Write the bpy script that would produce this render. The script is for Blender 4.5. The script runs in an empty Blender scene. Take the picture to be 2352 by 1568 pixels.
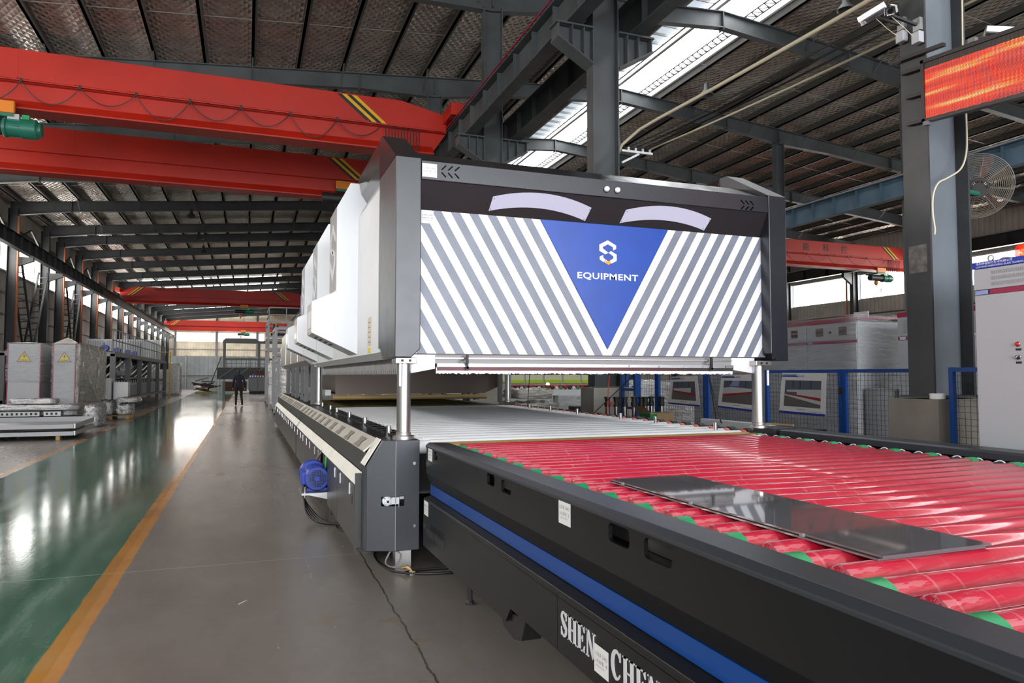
import bpy, bmesh, math, random
from mathutils import Vector, Matrix
random.seed(7)
R = math.radians
scene = bpy.context.scene
COL = scene.collection

# ------------------------------------------------------------------ camera
cam_d = bpy.data.cameras.new('camera')
cam = bpy.data.objects.new('camera', cam_d)
COL.objects.link(cam)
cam.location = (0, 0, 1.45)
cam_d.sensor_width = 36.0
cam_d.lens = 1640.0 / 2352.0 * 36.0
cam_d.clip_start = 0.05
cam_d.clip_end = 400
cam.rotation_euler = (math.pi / 2 + math.atan(78.5 / 1640.0), 0, -math.atan(611.0 / 1640.0))
scene.camera = cam

# ------------------------------------------------------------------ world, daylight, exposure
world = bpy.data.worlds.new('sky')
scene.world = world
world.use_nodes = True
wn = world.node_tree.nodes
wn['Background'].inputs['Color'].default_value = (0.78, 0.88, 1.0, 1)
wn['Background'].inputs['Strength'].default_value = 1.0
scene.view_settings.view_transform = 'Standard'
scene.view_settings.look = 'None'
scene.view_settings.gamma = 1.0
scene.view_settings.use_curve_mapping = False
scene.view_settings.exposure = 0.0
try:
    scene.cycles.max_bounces = 7
    scene.cycles.diffuse_bounces = 4
    scene.cycles.glossy_bounces = 4
    scene.cycles.transparent_max_bounces = 16
    scene.cycles.sample_clamp_indirect = 6.0
    scene.cycles.caustics_reflective = False
    scene.cycles.caustics_refractive = False
except Exception:
    pass

def area_light(name, loc, rot, sx, sy, power, col=(1, 1, 1)):
    d = bpy.data.lights.new(name, 'AREA')
    d.shape = 'RECTANGLE'; d.size = sx; d.size_y = sy; d.energy = power; d.color = col
    o = bpy.data.objects.new(name, d); COL.objects.link(o)
    o.location = loc; o.rotation_euler = rot
    return o
# fill light added behind the camera, in the made-up opening of wall_back
area_light('back_fill_light', (1.0, -13.6, 3.9), (R(90), 0, 0), 20.0, 7.4, 5000, (0.93, 0.96, 1.0))

# ------------------------------------------------------------------ material helpers
def mat(name, col=(.5, .5, .5), rough=.5, metal=0.0, coat=0.0, bump=None, vary=None, emis=None, es=0.0, spec=.5, alpha=1.0, rvary=None, trans=0.0, sheet=None):
    m = bpy.data.materials.new(name); m.use_nodes = True
    nt = m.node_tree; b = nt.nodes['Principled BSDF']
    b.inputs['Base Color'].default_value = (*col, 1)
    b.inputs['Roughness'].default_value = rough
    b.inputs['Metallic'].default_value = metal
    b.inputs['Coat Weight'].default_value = coat
    b.inputs['Coat Roughness'].default_value = .08
    b.inputs['Specular IOR Level'].default_value = spec
    b.inputs['Alpha'].default_value = alpha
    b.inputs['Transmission Weight'].default_value = trans
    if emis:
        b.inputs['Emission Color'].default_value = (*emis, 1)
        b.inputs['Emission Strength'].default_value = es
    tc = None
    def coords():
        nonlocal tc
        if tc is None: tc = nt.nodes.new('ShaderNodeTexCoord')
        return tc.outputs['Object']
    if vary:
        sc, amt, stretch = (vary + ((1, 1, 1),))[:3] if len(vary) == 2 else vary
        mp = nt.nodes.new('ShaderNodeMapping'); mp.inputs['Scale'].default_value = stretch
        nt.links.new(coords(), mp.inputs['Vector'])
        n = nt.nodes.new('ShaderNodeTexNoise'); n.inputs['Scale'].default_value = sc; n.inputs['Detail'].default_value = 4
        nt.links.new(mp.outputs[0], n.inputs['Vector'])
        r = nt.nodes.new('ShaderNodeValToRGB')
        r.color_ramp.elements[0].position = .3; r.color_ramp.elements[1].position = .72
        r.color_ramp.elements[0].color = (*[c * (1 - amt) for c in col], 1)
        r.color_ramp.elements[1].color = (*[min(1, c * (1 + amt)) for c in col], 1)
        nt.links.new(n.outputs['Fac'], r.inputs['Fac'])
        nt.links.new(r.outputs['Color'], b.inputs['Base Color'])
    if rvary:
        n = nt.nodes.new('ShaderNodeTexNoise'); n.inputs['Scale'].default_value = rvary[0]; n.inputs['Detail'].default_value = 3
        nt.links.new(coords(), n.inputs['Vector'])
        mr = nt.nodes.new('ShaderNodeMapRange'); mr.inputs['To Min'].default_value = rvary[1]; mr.inputs['To Max'].default_value = rvary[2]
        nt.links.new(n.outputs['Fac'], mr.inputs['Value']); nt.links.new(mr.outputs[0], b.inputs['Roughness'])
    if bump:
        sc, st = bump[:2]
        mp = nt.nodes.new('ShaderNodeMapping'); mp.inputs['Scale'].default_value = bump[2] if len(bump) > 2 else (1, 1, 1)
        nt.links.new(coords(), mp.inputs['Vector'])
        n = nt.nodes.new('ShaderNodeTexNoise'); n.inputs['Scale'].default_value = sc; n.inputs['Detail'].default_value = 3
        nt.links.new(mp.outputs[0], n.inputs['Vector'])
        bp = nt.nodes.new('ShaderNodeBump'); bp.inputs['Strength'].default_value = st; bp.inputs['Distance'].default_value = .02
        nt.links.new(n.outputs['Fac'], bp.inputs['Height']); nt.links.new(bp.outputs[0], b.inputs['Normal'])
    return m

class NT:
    """small helper for hand-wired materials"""
    def __init__(s, name):
        s.m = bpy.data.materials.new(name); s.m.use_nodes = True
        s.nt = s.m.node_tree; s.b = s.nt.nodes['Principled BSDF']
        s.tc = s.nt.nodes.new('ShaderNodeTexCoord').outputs['Object']
    def n(s, t, **k):
        x = s.nt.nodes.new('ShaderNode' + t)
        for a, v in k.items(): setattr(x, a, v)
        return x
    def l(s, a, b): s.nt.links.new(a, b)
    def sep(s):
        x = s.n('SeparateXYZ'); s.l(s.tc, x.inputs[0]); return x.outputs
    def math(s, op, a, b=None, c=None):
        x = s.n('Math', operation=op)
        for i, v in enumerate((a, b, c)):
            if v is None: continue
            if isinstance(v, (int, float)): x.inputs[i].default_value = v
            else: s.l(v, x.inputs[i])
        return x.outputs[0]
    def noise(s, scale, detail=3, stretch=None, rough=.5):
        x = s.n('TexNoise'); x.inputs['Scale'].default_value = scale; x.inputs['Detail'].default_value = detail
        x.inputs['Roughness'].default_value = rough
        if stretch:
            mp = s.n('Mapping'); mp.inputs['Scale'].default_value = stretch; s.l(s.tc, mp.inputs['Vector']); s.l(mp.outputs[0], x.inputs['Vector'])
        else: s.l(s.tc, x.inputs['Vector'])
        return x.outputs['Fac']
    def ramp(s, fac, stops):
        x = s.n('ValToRGB'); e = x.color_ramp.elements
        while len(e) < len(stops): e.new(.5)
        for i, (p, c) in enumerate(stops): e[i].position = p; e[i].color = (*c, 1)
        s.l(fac, x.inputs['Fac']); return x.outputs['Color']
    def mix(s, fac, a, b):
        x = s.n('Mix', data_type='RGBA')
        if isinstance(fac, (int, float)): x.inputs[0].default_value = fac
        else: s.l(fac, x.inputs[0])
        for i, v in ((6, a), (7, b)):
            if isinstance(v, tuple): x.inputs[i].default_value = (*v, 1)
            else: s.l(v, x.inputs[i])
        return x.outputs[2]
    def band(s, v, a, b, soft=.01):
        lo = s.n('MapRange'); lo.inputs['From Min'].default_value = a - soft; lo.inputs['From Max'].default_value = a + soft; s.l(v, lo.inputs['Value'])
        hi = s.n('MapRange'); hi.inputs['From Min'].default_value = b - soft; hi.inputs['From Max'].default_value = b + soft
        hi.inputs['To Min'].default_value = 1; hi.inputs['To Max'].default_value = 0; s.l(v, hi.inputs['Value'])
        return s.math('MULTIPLY', lo.outputs[0], hi.outputs[0])
    def bump(s, h, st=.3, dist=.02):
        bp = s.n('Bump'); bp.inputs['Strength'].default_value = st; bp.inputs['Distance'].default_value = dist
        s.l(h, bp.inputs['Height']); s.l(bp.outputs[0], s.b.inputs['Normal'])

# ------------------------------------------------------------------ mesh helpers
class MB:
    def __init__(s): s.v = []; s.f = []
    def add(s, vs, fs):
        k = len(s.v); s.v += [tuple(p) for p in vs]; s.f += [tuple(i + k for i in f) for f in fs]; return s
    def box(s, x0, y0, z0, x1, y1, z1):
        x0, x1 = min(x0, x1), max(x0, x1); y0, y1 = min(y0, y1), max(y0, y1); z0, z1 = min(z0, z1), max(z0, z1)
        return s.add([(x0, y0, z0), (x1, y0, z0), (x1, y1, z0), (x0, y1, z0), (x0, y0, z1), (x1, y0, z1), (x1, y1, z1), (x0, y1, z1)],
                     [(0, 3, 2, 1), (4, 5, 6, 7), (0, 1, 5, 4), (1, 2, 6, 5), (2, 3, 7, 6), (3, 0, 4, 7)])
    def prism(s, poly, axis, a, b):
        n = len(poly)
        P = {'y': lambda u, v, w: (u, w, v), 'x': lambda u, v, w: (w, u, v), 'z': lambda u, v, w: (u, v, w)}[axis]
        vs = [P(u, v, a) for u, v in poly] + [P(u, v, b) for u, v in poly]
        fs = [tuple(range(n))[::-1], tuple(range(n, 2 * n))] + [(i, (i + 1) % n, n + (i + 1) % n, n + i) for i in range(n)]
        return s.add(vs, fs)
    def cyl(s, p0, p1, r, n=12, r1=None, caps=True):
        p0, p1 = Vector(p0), Vector(p1); d = (p1 - p0).normalized()
        u = d.orthogonal().normalized(); w = d.cross(u); r1 = r if r1 is None else r1
        vs = []
        for p, rr in ((p0, r), (p1, r1)):
            for i in range(n):
                a = 2 * math.pi * i / n; vs.append(p + u * math.cos(a) * rr + w * math.sin(a) * rr)
        fs = [(i, (i + 1) % n, n + (i + 1) % n, n + i) for i in range(n)]
        if caps: fs += [tuple(range(n))[::-1], tuple(range(n, 2 * n))]
        return s.add(vs, fs)
    def bar(s, p0, p1, w, h=None):
        """square bar between two points; w = width in plan, h = the other side"""
        h = w if h is None else h
        p0, p1 = Vector(p0), Vector(p1); d = (p1 - p0).normalized()
        up = Vector((0, 0, 1)) if abs(d.z) < .95 else Vector((0, 1, 0))
        u = d.cross(up).normalized() * w / 2; q = u.cross(d).normalized() * h / 2
        vs = [p + a * u + b * q for p in (p0, p1) for a, b in ((-1, -1), (1, -1), (1, 1), (-1, 1))]
        return s.add(vs, [(0, 3, 2, 1), (4, 5, 6, 7), (0, 1, 5, 4), (1, 2, 6, 5), (2, 3, 7, 6), (3, 0, 4, 7)])
    def tube(s, pts, r, n=8):
        pts = [Vector(p) for p in pts]; rings = []; u = None
        for i, p in enumerate(pts):
            d = (pts[min(i + 1, len(pts) - 1)] - pts[max(i - 1, 0)]).normalized()
            if u is None: u = d.orthogonal().normalized()
            u = (u - d * u.dot(d)).normalized(); w = d.cross(u)
            rr = r[i] if isinstance(r, (list, tuple)) else r
            rings.append([p + u * math.cos(2 * math.pi * k / n) * rr + w * math.sin(2 * math.pi * k / n) * rr for k in range(n)])
        vs = [v for g in rings for v in g]; fs = []
        for i in range(len(pts) - 1):
            for k in range(n): fs.append((i * n + k, i * n + (k + 1) % n, (i + 1) * n + (k + 1) % n, (i + 1) * n + k))
        fs += [tuple(range(n))[::-1], tuple(range((len(pts) - 1) * n, len(pts) * n))]
        return s.add(vs, fs)
    def lathe(s, prof, c, axis='z', n=16):
        """prof = [(r, h)] about the axis through c"""
        vs = []; c = Vector(c)
        for r, h in prof:
            for k in range(n):
                a = 2 * math.pi * k / n; x, y = r * math.cos(a), r * math.sin(a)
                vs.append(c + {'z': Vector((x, y, h)), 'y': Vector((x, h, y)), 'x': Vector((h, x, y))}[axis])
        fs = []
        for i in range(len(prof) - 1):
            for k in range(n): fs.append((i * n + k, i * n + (k + 1) % n, (i + 1) * n + (k + 1) % n, (i + 1) * n + k))
        fs += [tuple(range(n))[::-1], tuple(range((len(prof) - 1) * n, len(prof) * n))]
        return s.add(vs, fs)
    def build(s, name, m, parent=None, smooth=False, bevel=0, seg=2, keep=False, origin=None):
        me = bpy.data.meshes.new(name); me.from_pydata(s.v, [], s.f); me.update()
        bm = bmesh.new(); bm.from_mesh(me); bmesh.ops.recalc_face_normals(bm, faces=bm.faces); bm.to_mesh(me); bm.free()
        if m: me.materials.append(m)
        o = bpy.data.objects.new(name, me); COL.objects.link(o)
        if origin is not None:
            me.transform(Matrix.Translation(-Vector(origin))); o.location = origin
        if parent is not None:
            o.parent = parent
            if not keep:
                o.location = Vector(o.location) - world_loc(parent)
        if smooth:
            for p in me.polygons: p.use_smooth = True
            if smooth == 'auto':
                me.set_sharp_from_angle(angle=R(38))
        if bevel:
            b = o.modifiers.new('edge', 'BEVEL'); b.width = bevel; b.segments = seg; b.limit_method = 'ANGLE'; b.angle_limit = R(40)
            b.harden_normals = False
        return o

def world_loc(o):
    v = Vector((0, 0, 0))
    while o is not None: v += Vector(o.location); o = o.parent
    return v
def tag(o, label=None, cat=None, group=None, kind=None):
    if label: o['label'] = label
    if cat: o['category'] = cat
    if group: o['group'] = group
    if kind: o['kind'] = kind
    return o
def thing(name, label, cat, loc=(0, 0, 0), group=None, kind=None):
    """an Empty at the thing's base; its parts are written in world coordinates"""
    o = bpy.data.objects.new(name, None); COL.objects.link(o); o.location = loc; o.empty_display_size = .1
    return tag(o, label, cat, group, kind)
def copy_tree(o, parent=None):
    c = o.copy(); COL.objects.link(c)
    if parent is not None: c.parent = parent
    for ch in list(o.children): copy_tree(ch, c)
    return c
def instance(o, name, parent, loc, base):
    """another object on the same mesh, moved so that its base point goes from `base` to `loc`"""
    c = o.copy(); COL.objects.link(c); c.name = name; c.parent = parent
    c.location = Vector(o.location) + Vector(loc) - Vector(base)
    return c

def text_mesh(body, size=1.0, extrude=0.0, offset=0.0, spacing=1.0, shear=0.0):
    cu = bpy.data.curves.new('lettering', 'FONT'); cu.body = body; cu.size = size; cu.extrude = extrude; cu.offset = offset
    cu.space_character = spacing; cu.shear = shear; cu.resolution_u = 3
    o = bpy.data.objects.new('lettering', cu); COL.objects.link(o)
    dg = bpy.context.evaluated_depsgraph_get(); dg.update()
    me = bpy.data.meshes.new_from_object(o.evaluated_get(dg))
    bpy.data.objects.remove(o); bpy.data.curves.remove(cu)
    return me
def place_text(body, m, parent, origin, right, up, width=None, height=None, name='lettering', extrude=.002, offset=0.0, spacing=1.0, shear=0.0):
    """flat lettering fitted into width x height, lower-left corner at origin"""
    me = text_mesh(body, 1.0, 0.0, offset, spacing, shear)
    if not me.vertices: return None
    xs = [v.co.x for v in me.vertices]; ys = [v.co.y for v in me.vertices]
    x0, x1, y0, y1 = min(xs), max(xs), min(ys), max(ys)
    sx = width / (x1 - x0) if width else None; sy = height / (y1 - y0) if height else None
    sx = sx or sy; sy = sy or sx
    right, up = Vector(right).normalized(), Vector(up).normalized(); nrm = right.cross(up)
    org = Vector(origin)
    for v in me.vertices:
        v.co = org + right * (v.co.x - x0) * sx + up * (v.co.y - y0) * sy + nrm * extrude
    me.materials.clear(); me.materials.append(m)
    o = bpy.data.objects.new(name, me); COL.objects.link(o)
    if parent is not None:
        o.parent = parent; o.location = -world_loc(parent)
    return o
# ------------------------------------------------------------------ materials
M = {}
M['steel'] = mat('grey painted steel', (.07, .077, .08), .5, vary=(1.3, .25), rvary=(4, .35, .6))
M['steel_dark'] = mat('dark painted steel', (.032, .034, .036), .5, vary=(1.5, .25))
M['steel_blue'] = mat('blue-grey painted steel', (.075, .125, .17), .45, vary=(1.5, .2))
M['col_lit'] = mat('lit column paint', (.155, .175, .2), .38, vary=(2.2, .12), rvary=(5, .3, .5))  # lit copy of the column paint, bluish light painted into the web
M['col_shaded'] = mat('shaded column paint', (.045, .046, .048), .42, vary=(3, .2))  # shaded copy for the flanges, darkened where they face away from light
M['black'] = mat('black powder coat', (.0075, .0075, .0085), .4, bump=(420, .05), spec=.28)
M['black_in'] = mat('black recess paint', (.014, .011, .013), .5, spec=.4)
M['slate'] = mat('slate powder coat', (.026, .029, .037), .38, bump=(380, .05), spec=.6)
M['frame'] = mat('satin anthracite frame paint', (.016, .018, .024), .3, bump=(300, .07), spec=.62, rvary=(9, .25, .36))
M['console'] = mat('anthracite console paint', (.038, .036, .034), .36, bump=(380, .04))
M['white'] = mat('white gloss paint', (.83, .84, .86), .32, coat=.15)
M['white_soft'] = mat('white sheet metal', (.78, .79, .81), .42, vary=(2, .04))
M['stripe'] = mat('grey stripe print', (.185, .205, .255), .4, vary=(6, .1))
M['blue'] = mat('blue panel paint', (.004, .055, .36), .34, vary=(3.5, .12))
M['blue_band'] = mat('blue trim paint', (.0005, .05, .25), .35, spec=.3)
M['silver'] = mat('brushed aluminium', (.55, .55, .56), .3, metal=1, bump=(60, .05, (1, 1, 14)))
M['chrome'] = mat('bright turned steel', (.7, .7, .71), .18, metal=1)
M['sheet'] = mat('pale sheet steel', (.68, .65, .58), .36, metal=.25, vary=(5, .08), bump=(30, .06))
M['mirror'] = mat('mill finish steel', (.48, .46, .44), .35, metal=.9)
M['galv'] = mat('dull galvanised steel', (.42, .42, .42), .42, metal=.8, vary=(6, .15))
M['red'] = None
M['green'] = mat('green drive ring', (.01, .3, .1), .35)
M['white_roll'] = mat('white roller sleeve', (.9, .9, .91), .45, vary=(4, .03))
M['orange'] = mat('orange red sleeve', (.75, .1, .06), .4)
M['gold'] = mat('tan heat fabric', (.5, .36, .15), .5, metal=.2, bump=(160, .25))
M['rubber'] = mat('black rubber', (.015, .015, .016), .55)
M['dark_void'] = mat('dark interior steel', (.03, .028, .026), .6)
M['crane'] = mat('red crane paint', (.45, .017, .006), .42, vary=(.6, .14), rvary=(2, .35, .55))
M['yellow'] = mat('hazard yellow paint', (.75, .4, .01), .45)
M['haz_black'] = mat('hazard black paint', (.012, .012, .012), .45)
M['hoist_green'] = mat('hoist green paint', (.01, .14, .09), .4)
M['hoist_orange'] = mat('hoist orange paint', (.7, .2, .01), .45)
M['pipe_orange'] = mat('orange downpipe paint', (.26, .075, .03), .5)
M['paper'] = mat('white paper', (.78, .78, .77), .7)
M['ink'] = mat('grey ink', (.2, .2, .21), .7)
M['ink_black'] = mat('black ink', (.015, .015, .015), .6)
M['ink_white'] = mat('white print', (.85, .86, .88), .5)
M['letter'] = mat('white raised letter', (.68, .68, .7), .4)
M['motor'] = mat('blue motor enamel', (.022, .055, .38), .4)
M['cable'] = mat('black cable sheath', (.012, .012, .013), .45)
M['cable_white'] = mat('cream cable sheath', (.62, .55, .4), .5)
M['cable_green'] = mat('green cable sheath', (.01, .32, .07), .45)
M['cable_grey'] = mat('grey cable sheath', (.25, .25, .26), .45)
M['maroon'] = mat('maroon trim paint', (.33, .015, .06), .4)
M['cab'] = mat('light grey cabinet paint', (.45, .46, .48), .42)
M['cab_shade'] = mat('grey cabinet paint', (.36, .37, .385), .45)
M['wood'] = mat('raw pine', (.5, .32, .13), .65, vary=(9, .2, (1, 6, 6)))
M['card'] = mat('brown cardboard', (.42, .27, .14), .75)
M['card_green'] = mat('green carton print', (.01, .2, .05), .6)
M['fence'] = mat('blue fence tube', (.005, .06, .27), .4)
M['wire'] = mat('dark fence wire', (.03, .035, .045), .45, metal=.4)
M['concrete'] = mat('cast concrete', (.18, .16, .135), .85, vary=(3, .2), bump=(14, .25))
M['concrete_lit'] = mat('brightened cast concrete', (.4, .38, .33), .85, vary=(3, .15), bump=(14, .25))  # same concrete, colour lightened to stand in for missing light
M['rust'] = mat('rusty steel', (.1, .04, .025), .7, vary=(6, .4))
M['rackgrey'] = mat('grey machine paint', (.17, .17, .175), .45)
M['film'] = None
M['navy'] = mat('navy work jacket', (.012, .014, .025), .8)
M['trouser'] = mat('dark work trousers', (.014, .013, .013), .85)
M['skin'] = mat('skin', (.35, .2, .14), .6)
M['hair'] = mat('black hair', (.01, .009, .008), .6)
M['lens'] = mat('black lens glass', (.006, .006, .008), .08)
M['lamp_white'] = mat('frosted lamp dome', (.82, .82, .86), .3, emis=(1, 1, 1), es=.12)
M['brow'] = mat('frosted white acrylic', (.5, .5, .62), .35)
M['glow'] = mat('lit bulb', (1, .6, .3), .4, emis=(1, .45, .15), es=30)
M['purlin'] = mat('zinc purlin steel', (.07, .066, .06), .5, metal=.2, vary=(1, .2))
M['rail_tube'] = mat('galvanised conduit', (.45, .44, .42), .4, metal=.5)

# glowing translucent window and skylight sheets (daylight behind them)
M['win'] = mat('daylit window pane', (.8, .8, .8), .4, emis=(1.0, .98, .94), es=15.0)
M['win_end'] = mat('daylit end window pane', (.8, .8, .8), .4, emis=(1.0, .95, .85), es=10.0)
M['sky'] = mat('daylit skylight sheet', (.8, .8, .8), .4, emis=(.96, .985, 1.0), es=8.0)
M['sky_rib'] = mat('daylit ribbed skylight sheet', (.8, .8, .8), .4, emis=(.75, .88, 1.0), es=.6)

def floor_material():
    t = NT('hall floor'); x, y, z = t.sep()
    big = t.noise(.35, 5, (1, .45, 1)); mid = t.noise(1.7, 6, (1, .5, 1), .6); fine = t.noise(14, 5, None, .65)
    streak = t.noise(2.2, 5, (3.2, .35, 1), .6)
    conc = t.ramp(t.math('ADD', t.math('MULTIPLY', mid, .45), t.math('MULTIPLY', big, .55)), [(.3, (.165, .147, .13)), (.52, (.235, .211, .187)), (.72, (.31, .283, .252))])
    conc = t.mix(t.math('MULTIPLY', fine, .35), conc, (.14, .125, .11))
    grn = t.ramp(t.math('ADD', t.math('MULTIPLY', streak, .65), t.math('MULTIPLY', mid, .35)), [(.32, (.01, .075, .045)), (.5, (.028, .135, .083)), (.68, (.13, .23, .175))])
    grn = t.mix(t.math('MULTIPLY', t.math('GREATER_THAN', fine, .6), .25), grn, (.16, .18, .16))
    wob = t.math('MULTIPLY', t.math('SUBTRACT', t.noise(3.5, 2), .5), .03)
    xw = t.math('ADD', x, wob)
    # the lane follows a slightly slanting left edge
    xl = t.math('ADD', xw, t.math('MULTIPLY', y, .0165))
    lane = t.math('MULTIPLY', t.math('GREATER_THAN', xl, -3.02), t.math('LESS_THAN', xw, -.88))
    col = t.mix(lane, conc, grn)
    org = t.ramp(mid, [(.25, (.4, .16, .03)), (.6, (.58, .25, .035)), (.8, (.5, .3, .12))])
    line1 = t.band(xw, -.96, -.813, .006)
    line2 = t.math('MULTIPLY', t.band(xl, -3.18, -3.04, .012), .62)
    col = t.mix(t.math('MULTIPLY', line1, t.math('SUBTRACT', 1.0, t.math('MULTIPLY', fine, .25))), col, org)
    col = t.mix(line2, col, org)
    # saw-cut slab joints: pale dust across, dark crack along the machine
    yy = t.math('ADD', y, t.math('MULTIPLY', x, .016))
    fr = t.math('FRACT', t.math('DIVIDE', t.math('ADD', yy, .01), 6.0))
    j1 = t.math('LESS_THAN', t.math('ABSOLUTE', t.math('SUBTRACT', fr, .0)), .0015)
    col = t.mix(t.math('MULTIPLY', j1, .75), col, (.4, .39, .36))
    xc = t.math('ADD', t.math('ADD', x, t.math('MULTIPLY', y, -.012)), t.math('MULTIPLY', t.math('SUBTRACT', t.noise(5, 3), .5), .05))
    j2 = t.band(xc, .83, .842, .004)
    col = t.mix(t.math('MULTIPLY', j2, .85), col, (.02, .018, .016))
    j3 = t.band(xw, -3.99, -3.975, .005)
    col = t.mix(t.math('MULTIPLY', j3, .6), col, (.04, .035, .03))
    # oil stains of ochre near the machine
    st = t.math('MULTIPLY', t.math('GREATER_THAN', t.noise(2.6, 4), .6), t.band(x, .45, 1.0, .15))
    st = t.math('MULTIPLY', st, t.band(y, 2.8, 4.7, .3))
    col = t.mix(t.math('MULTIPLY', st, .6), col, (.23, .16, .07))
    t.l(col, t.b.inputs['Base Color'])
    rr = t.n('MapRange'); rr.inputs['To Min'].default_value = .16; rr.inputs['To Max'].default_value = .36
    t.l(t.math('ADD', t.math('MULTIPLY', streak, .35), t.math('MULTIPLY', big, .65)), rr.inputs['Value'])
    r2 = t.math('MAXIMUM', t.math('SUBTRACT', rr.outputs[0], t.math('MULTIPLY', lane, .15)), .055)
    t.l(r2, t.b.inputs['Roughness'])
    t.b.inputs['Specular IOR Level'].default_value = .55
    t.bump(t.math('ADD', t.math('MULTIPLY', streak, .5), t.math('MULTIPLY', fine, .25)), .07, .02)
    return t.m
M['floor'] = floor_material()

def foil_material():
    """quilted aluminium insulation foil: diamond scrim with dents"""
    t = NT('quilted insulation foil'); x, y, z = t.sep()
    a = t.math('ADD', t.math('MULTIPLY', x, 4.6), t.math('MULTIPLY', y, 3.1))
    b = t.math('SUBTRACT', t.math('MULTIPLY', x, 4.6), t.math('MULTIPLY', y, 3.1))
    da = t.math('ABSOLUTE', t.math('SUBTRACT', t.math('FRACT', a), .5)); db = t.math('ABSOLUTE', t.math('SUBTRACT', t.math('FRACT', b), .5))
    quilt = t.math('MINIMUM', da, db)
    dent = t.noise(1.9, 4, (1, .6, 1), .55)
    rust = t.noise(.14, 3)
    col = t.ramp(rust, [(.42, (.74, .69, .61)), (.66, (.6, .45, .38))])
    t.l(col, t.b.inputs['Base Color'])
    t.b.inputs['Metallic'].default_value = .62
    t.b.inputs['Roughness'].default_value = .27
    t.bump(t.math('ADD', t.math('MULTIPLY', quilt, .8), t.math('MULTIPLY', dent, 1.9)), .7, .1)
    return t.m
M['foil'] = foil_material()

def cladding(name, col, axis=1, period=.3):
    t = NT(name); o = t.sep(); v = o[axis]
    f = t.math('FRACT', t.math('DIVIDE', v, period))
    rib = t.math('SMOOTH_MIN', t.math('ABSOLUTE', t.math('SUBTRACT', f, .5)), .3, .1)
    n = t.noise(.9, 4)
    c = t.ramp(n, [(.3, tuple(k * .82 for k in col)), (.7, tuple(min(1, k * 1.15) for k in col))])
    c = t.mix(t.math('MULTIPLY', t.math('LESS_THAN', t.math('ABSOLUTE', t.math('SUBTRACT', f, .5)), .08), .35), c, tuple(k * .55 for k in col))
    t.l(c, t.b.inputs['Base Color']); t.b.inputs['Roughness'].default_value = .45; t.b.inputs['Metallic'].default_value = .15
    t.bump(rib, .8, .06)
    return t.m
M['clad'] = cladding('ribbed wall cladding', (.42, .39, .34), 1)
M['clad_end'] = cladding('cream ribbed wall cladding', (.78, .68, .52), 0, .4)
M['clad_grey'] = cladding('grey corrugated sheet', (.3, .31, .32), 0, .45)

def film_material(name, col, alpha, bump_st=.9, sc=5.0, stretch=(1, 1, 2.5)):
    t = NT(name)
    n1 = t.noise(sc, 4, stretch, .6); n2 = t.noise(sc * 3.2, 3, (stretch[2], 1, stretch[0]))
    h = t.math('ADD', n1, t.math('MULTIPLY', n2, .4))
    t.b.inputs['Base Color'].default_value = (*col, 1)
    t.b.inputs['Roughness'].default_value = .14
    t.b.inputs['Specular IOR Level'].default_value = .9
    a = t.n('MapRange'); a.inputs['To Min'].default_value = max(0, alpha - .25); a.inputs['To Max'].default_value = min(1, alpha + .3)
    a.inputs['From Min'].default_value = .35; a.inputs['From Max'].default_value = .7
    t.l(n1, a.inputs['Value']); t.l(a.outputs[0], t.b.inputs['Alpha'])
    t.bump(h, bump_st, .05)
    return t.m
M['film'] = film_material('clear stretch film', (.72, .73, .74), .14, .8, 3.0, (1, .5, 9))
M['film_silver'] = film_material('crumpled silver film', (.66, .66, .67), .9, 1.0, 4.0); M['film_silver'].node_tree.nodes['Principled BSDF'].inputs['Metallic'].default_value = .45
M['film_gold'] = film_material('dense stretch film', (.78, .75, .68), .85, 1.0, 3.0, (1, 1, 5)); M['film_gold'].node_tree.nodes['Principled BSDF'].inputs['Metallic'].default_value = .15

def roller_material():
    t = NT('red rubber under clear film'); oi = t.n('ObjectInfo'); x, y, z = t.sep()
    xs = t.math('ADD', x, t.math('MULTIPLY', oi.outputs['Random'], 37.0))
    def n1(scale, detail, v):
        c = t.n('CombineXYZ'); t.l(v, c.inputs[0]); q = t.n('TexNoise'); q.inputs['Scale'].default_value = scale; q.inputs['Detail'].default_value = detail
        t.l(c.outputs[0], q.inputs['Vector']); return q.outputs['Fac']
    wob = t.math('ADD', xs, t.math('MULTIPLY', z, .12))
    rings = t.ramp(n1(34, 2, wob), [(.60, (0, 0, 0)), (.66, (1, 1, 1))])
    haze = t.ramp(n1(3.1, 5, wob), [(.42, (0, 0, 0)), (.75, (1, 1, 1))])
    smear = t.noise(7, 5, (.6, 5, 5), .65)
    endh = t.n('MapRange'); endh.inputs['From Min'].default_value = 1.95; endh.inputs['From Max'].default_value = 1.55; t.l(x, endh.inputs['Value'])
    end = t.math('MULTIPLY', endh.outputs[0], t.math('MULTIPLY', t.math('GREATER_THAN', smear, .52), .3))
    col = t.mix(t.math('MULTIPLY', haze, .13), (.58, .012, .042), (.75, .3, .34))
    col = t.mix(t.math('MULTIPLY', rings, .2), col, (.85, .5, .54))
    col = t.mix(end, col, (.82, .48, .52))
    t.l(col, t.b.inputs['Base Color']); t.b.inputs['Roughness'].default_value = .3
    t.b.inputs['Coat Weight'].default_value = .9; t.b.inputs['Coat Roughness'].default_value = .06
    t.bump(t.math('ADD', n1(60, 3, wob), t.math('MULTIPLY', smear, .6)), .16, .006)
    return t.m
M['red'] = roller_material()
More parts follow.
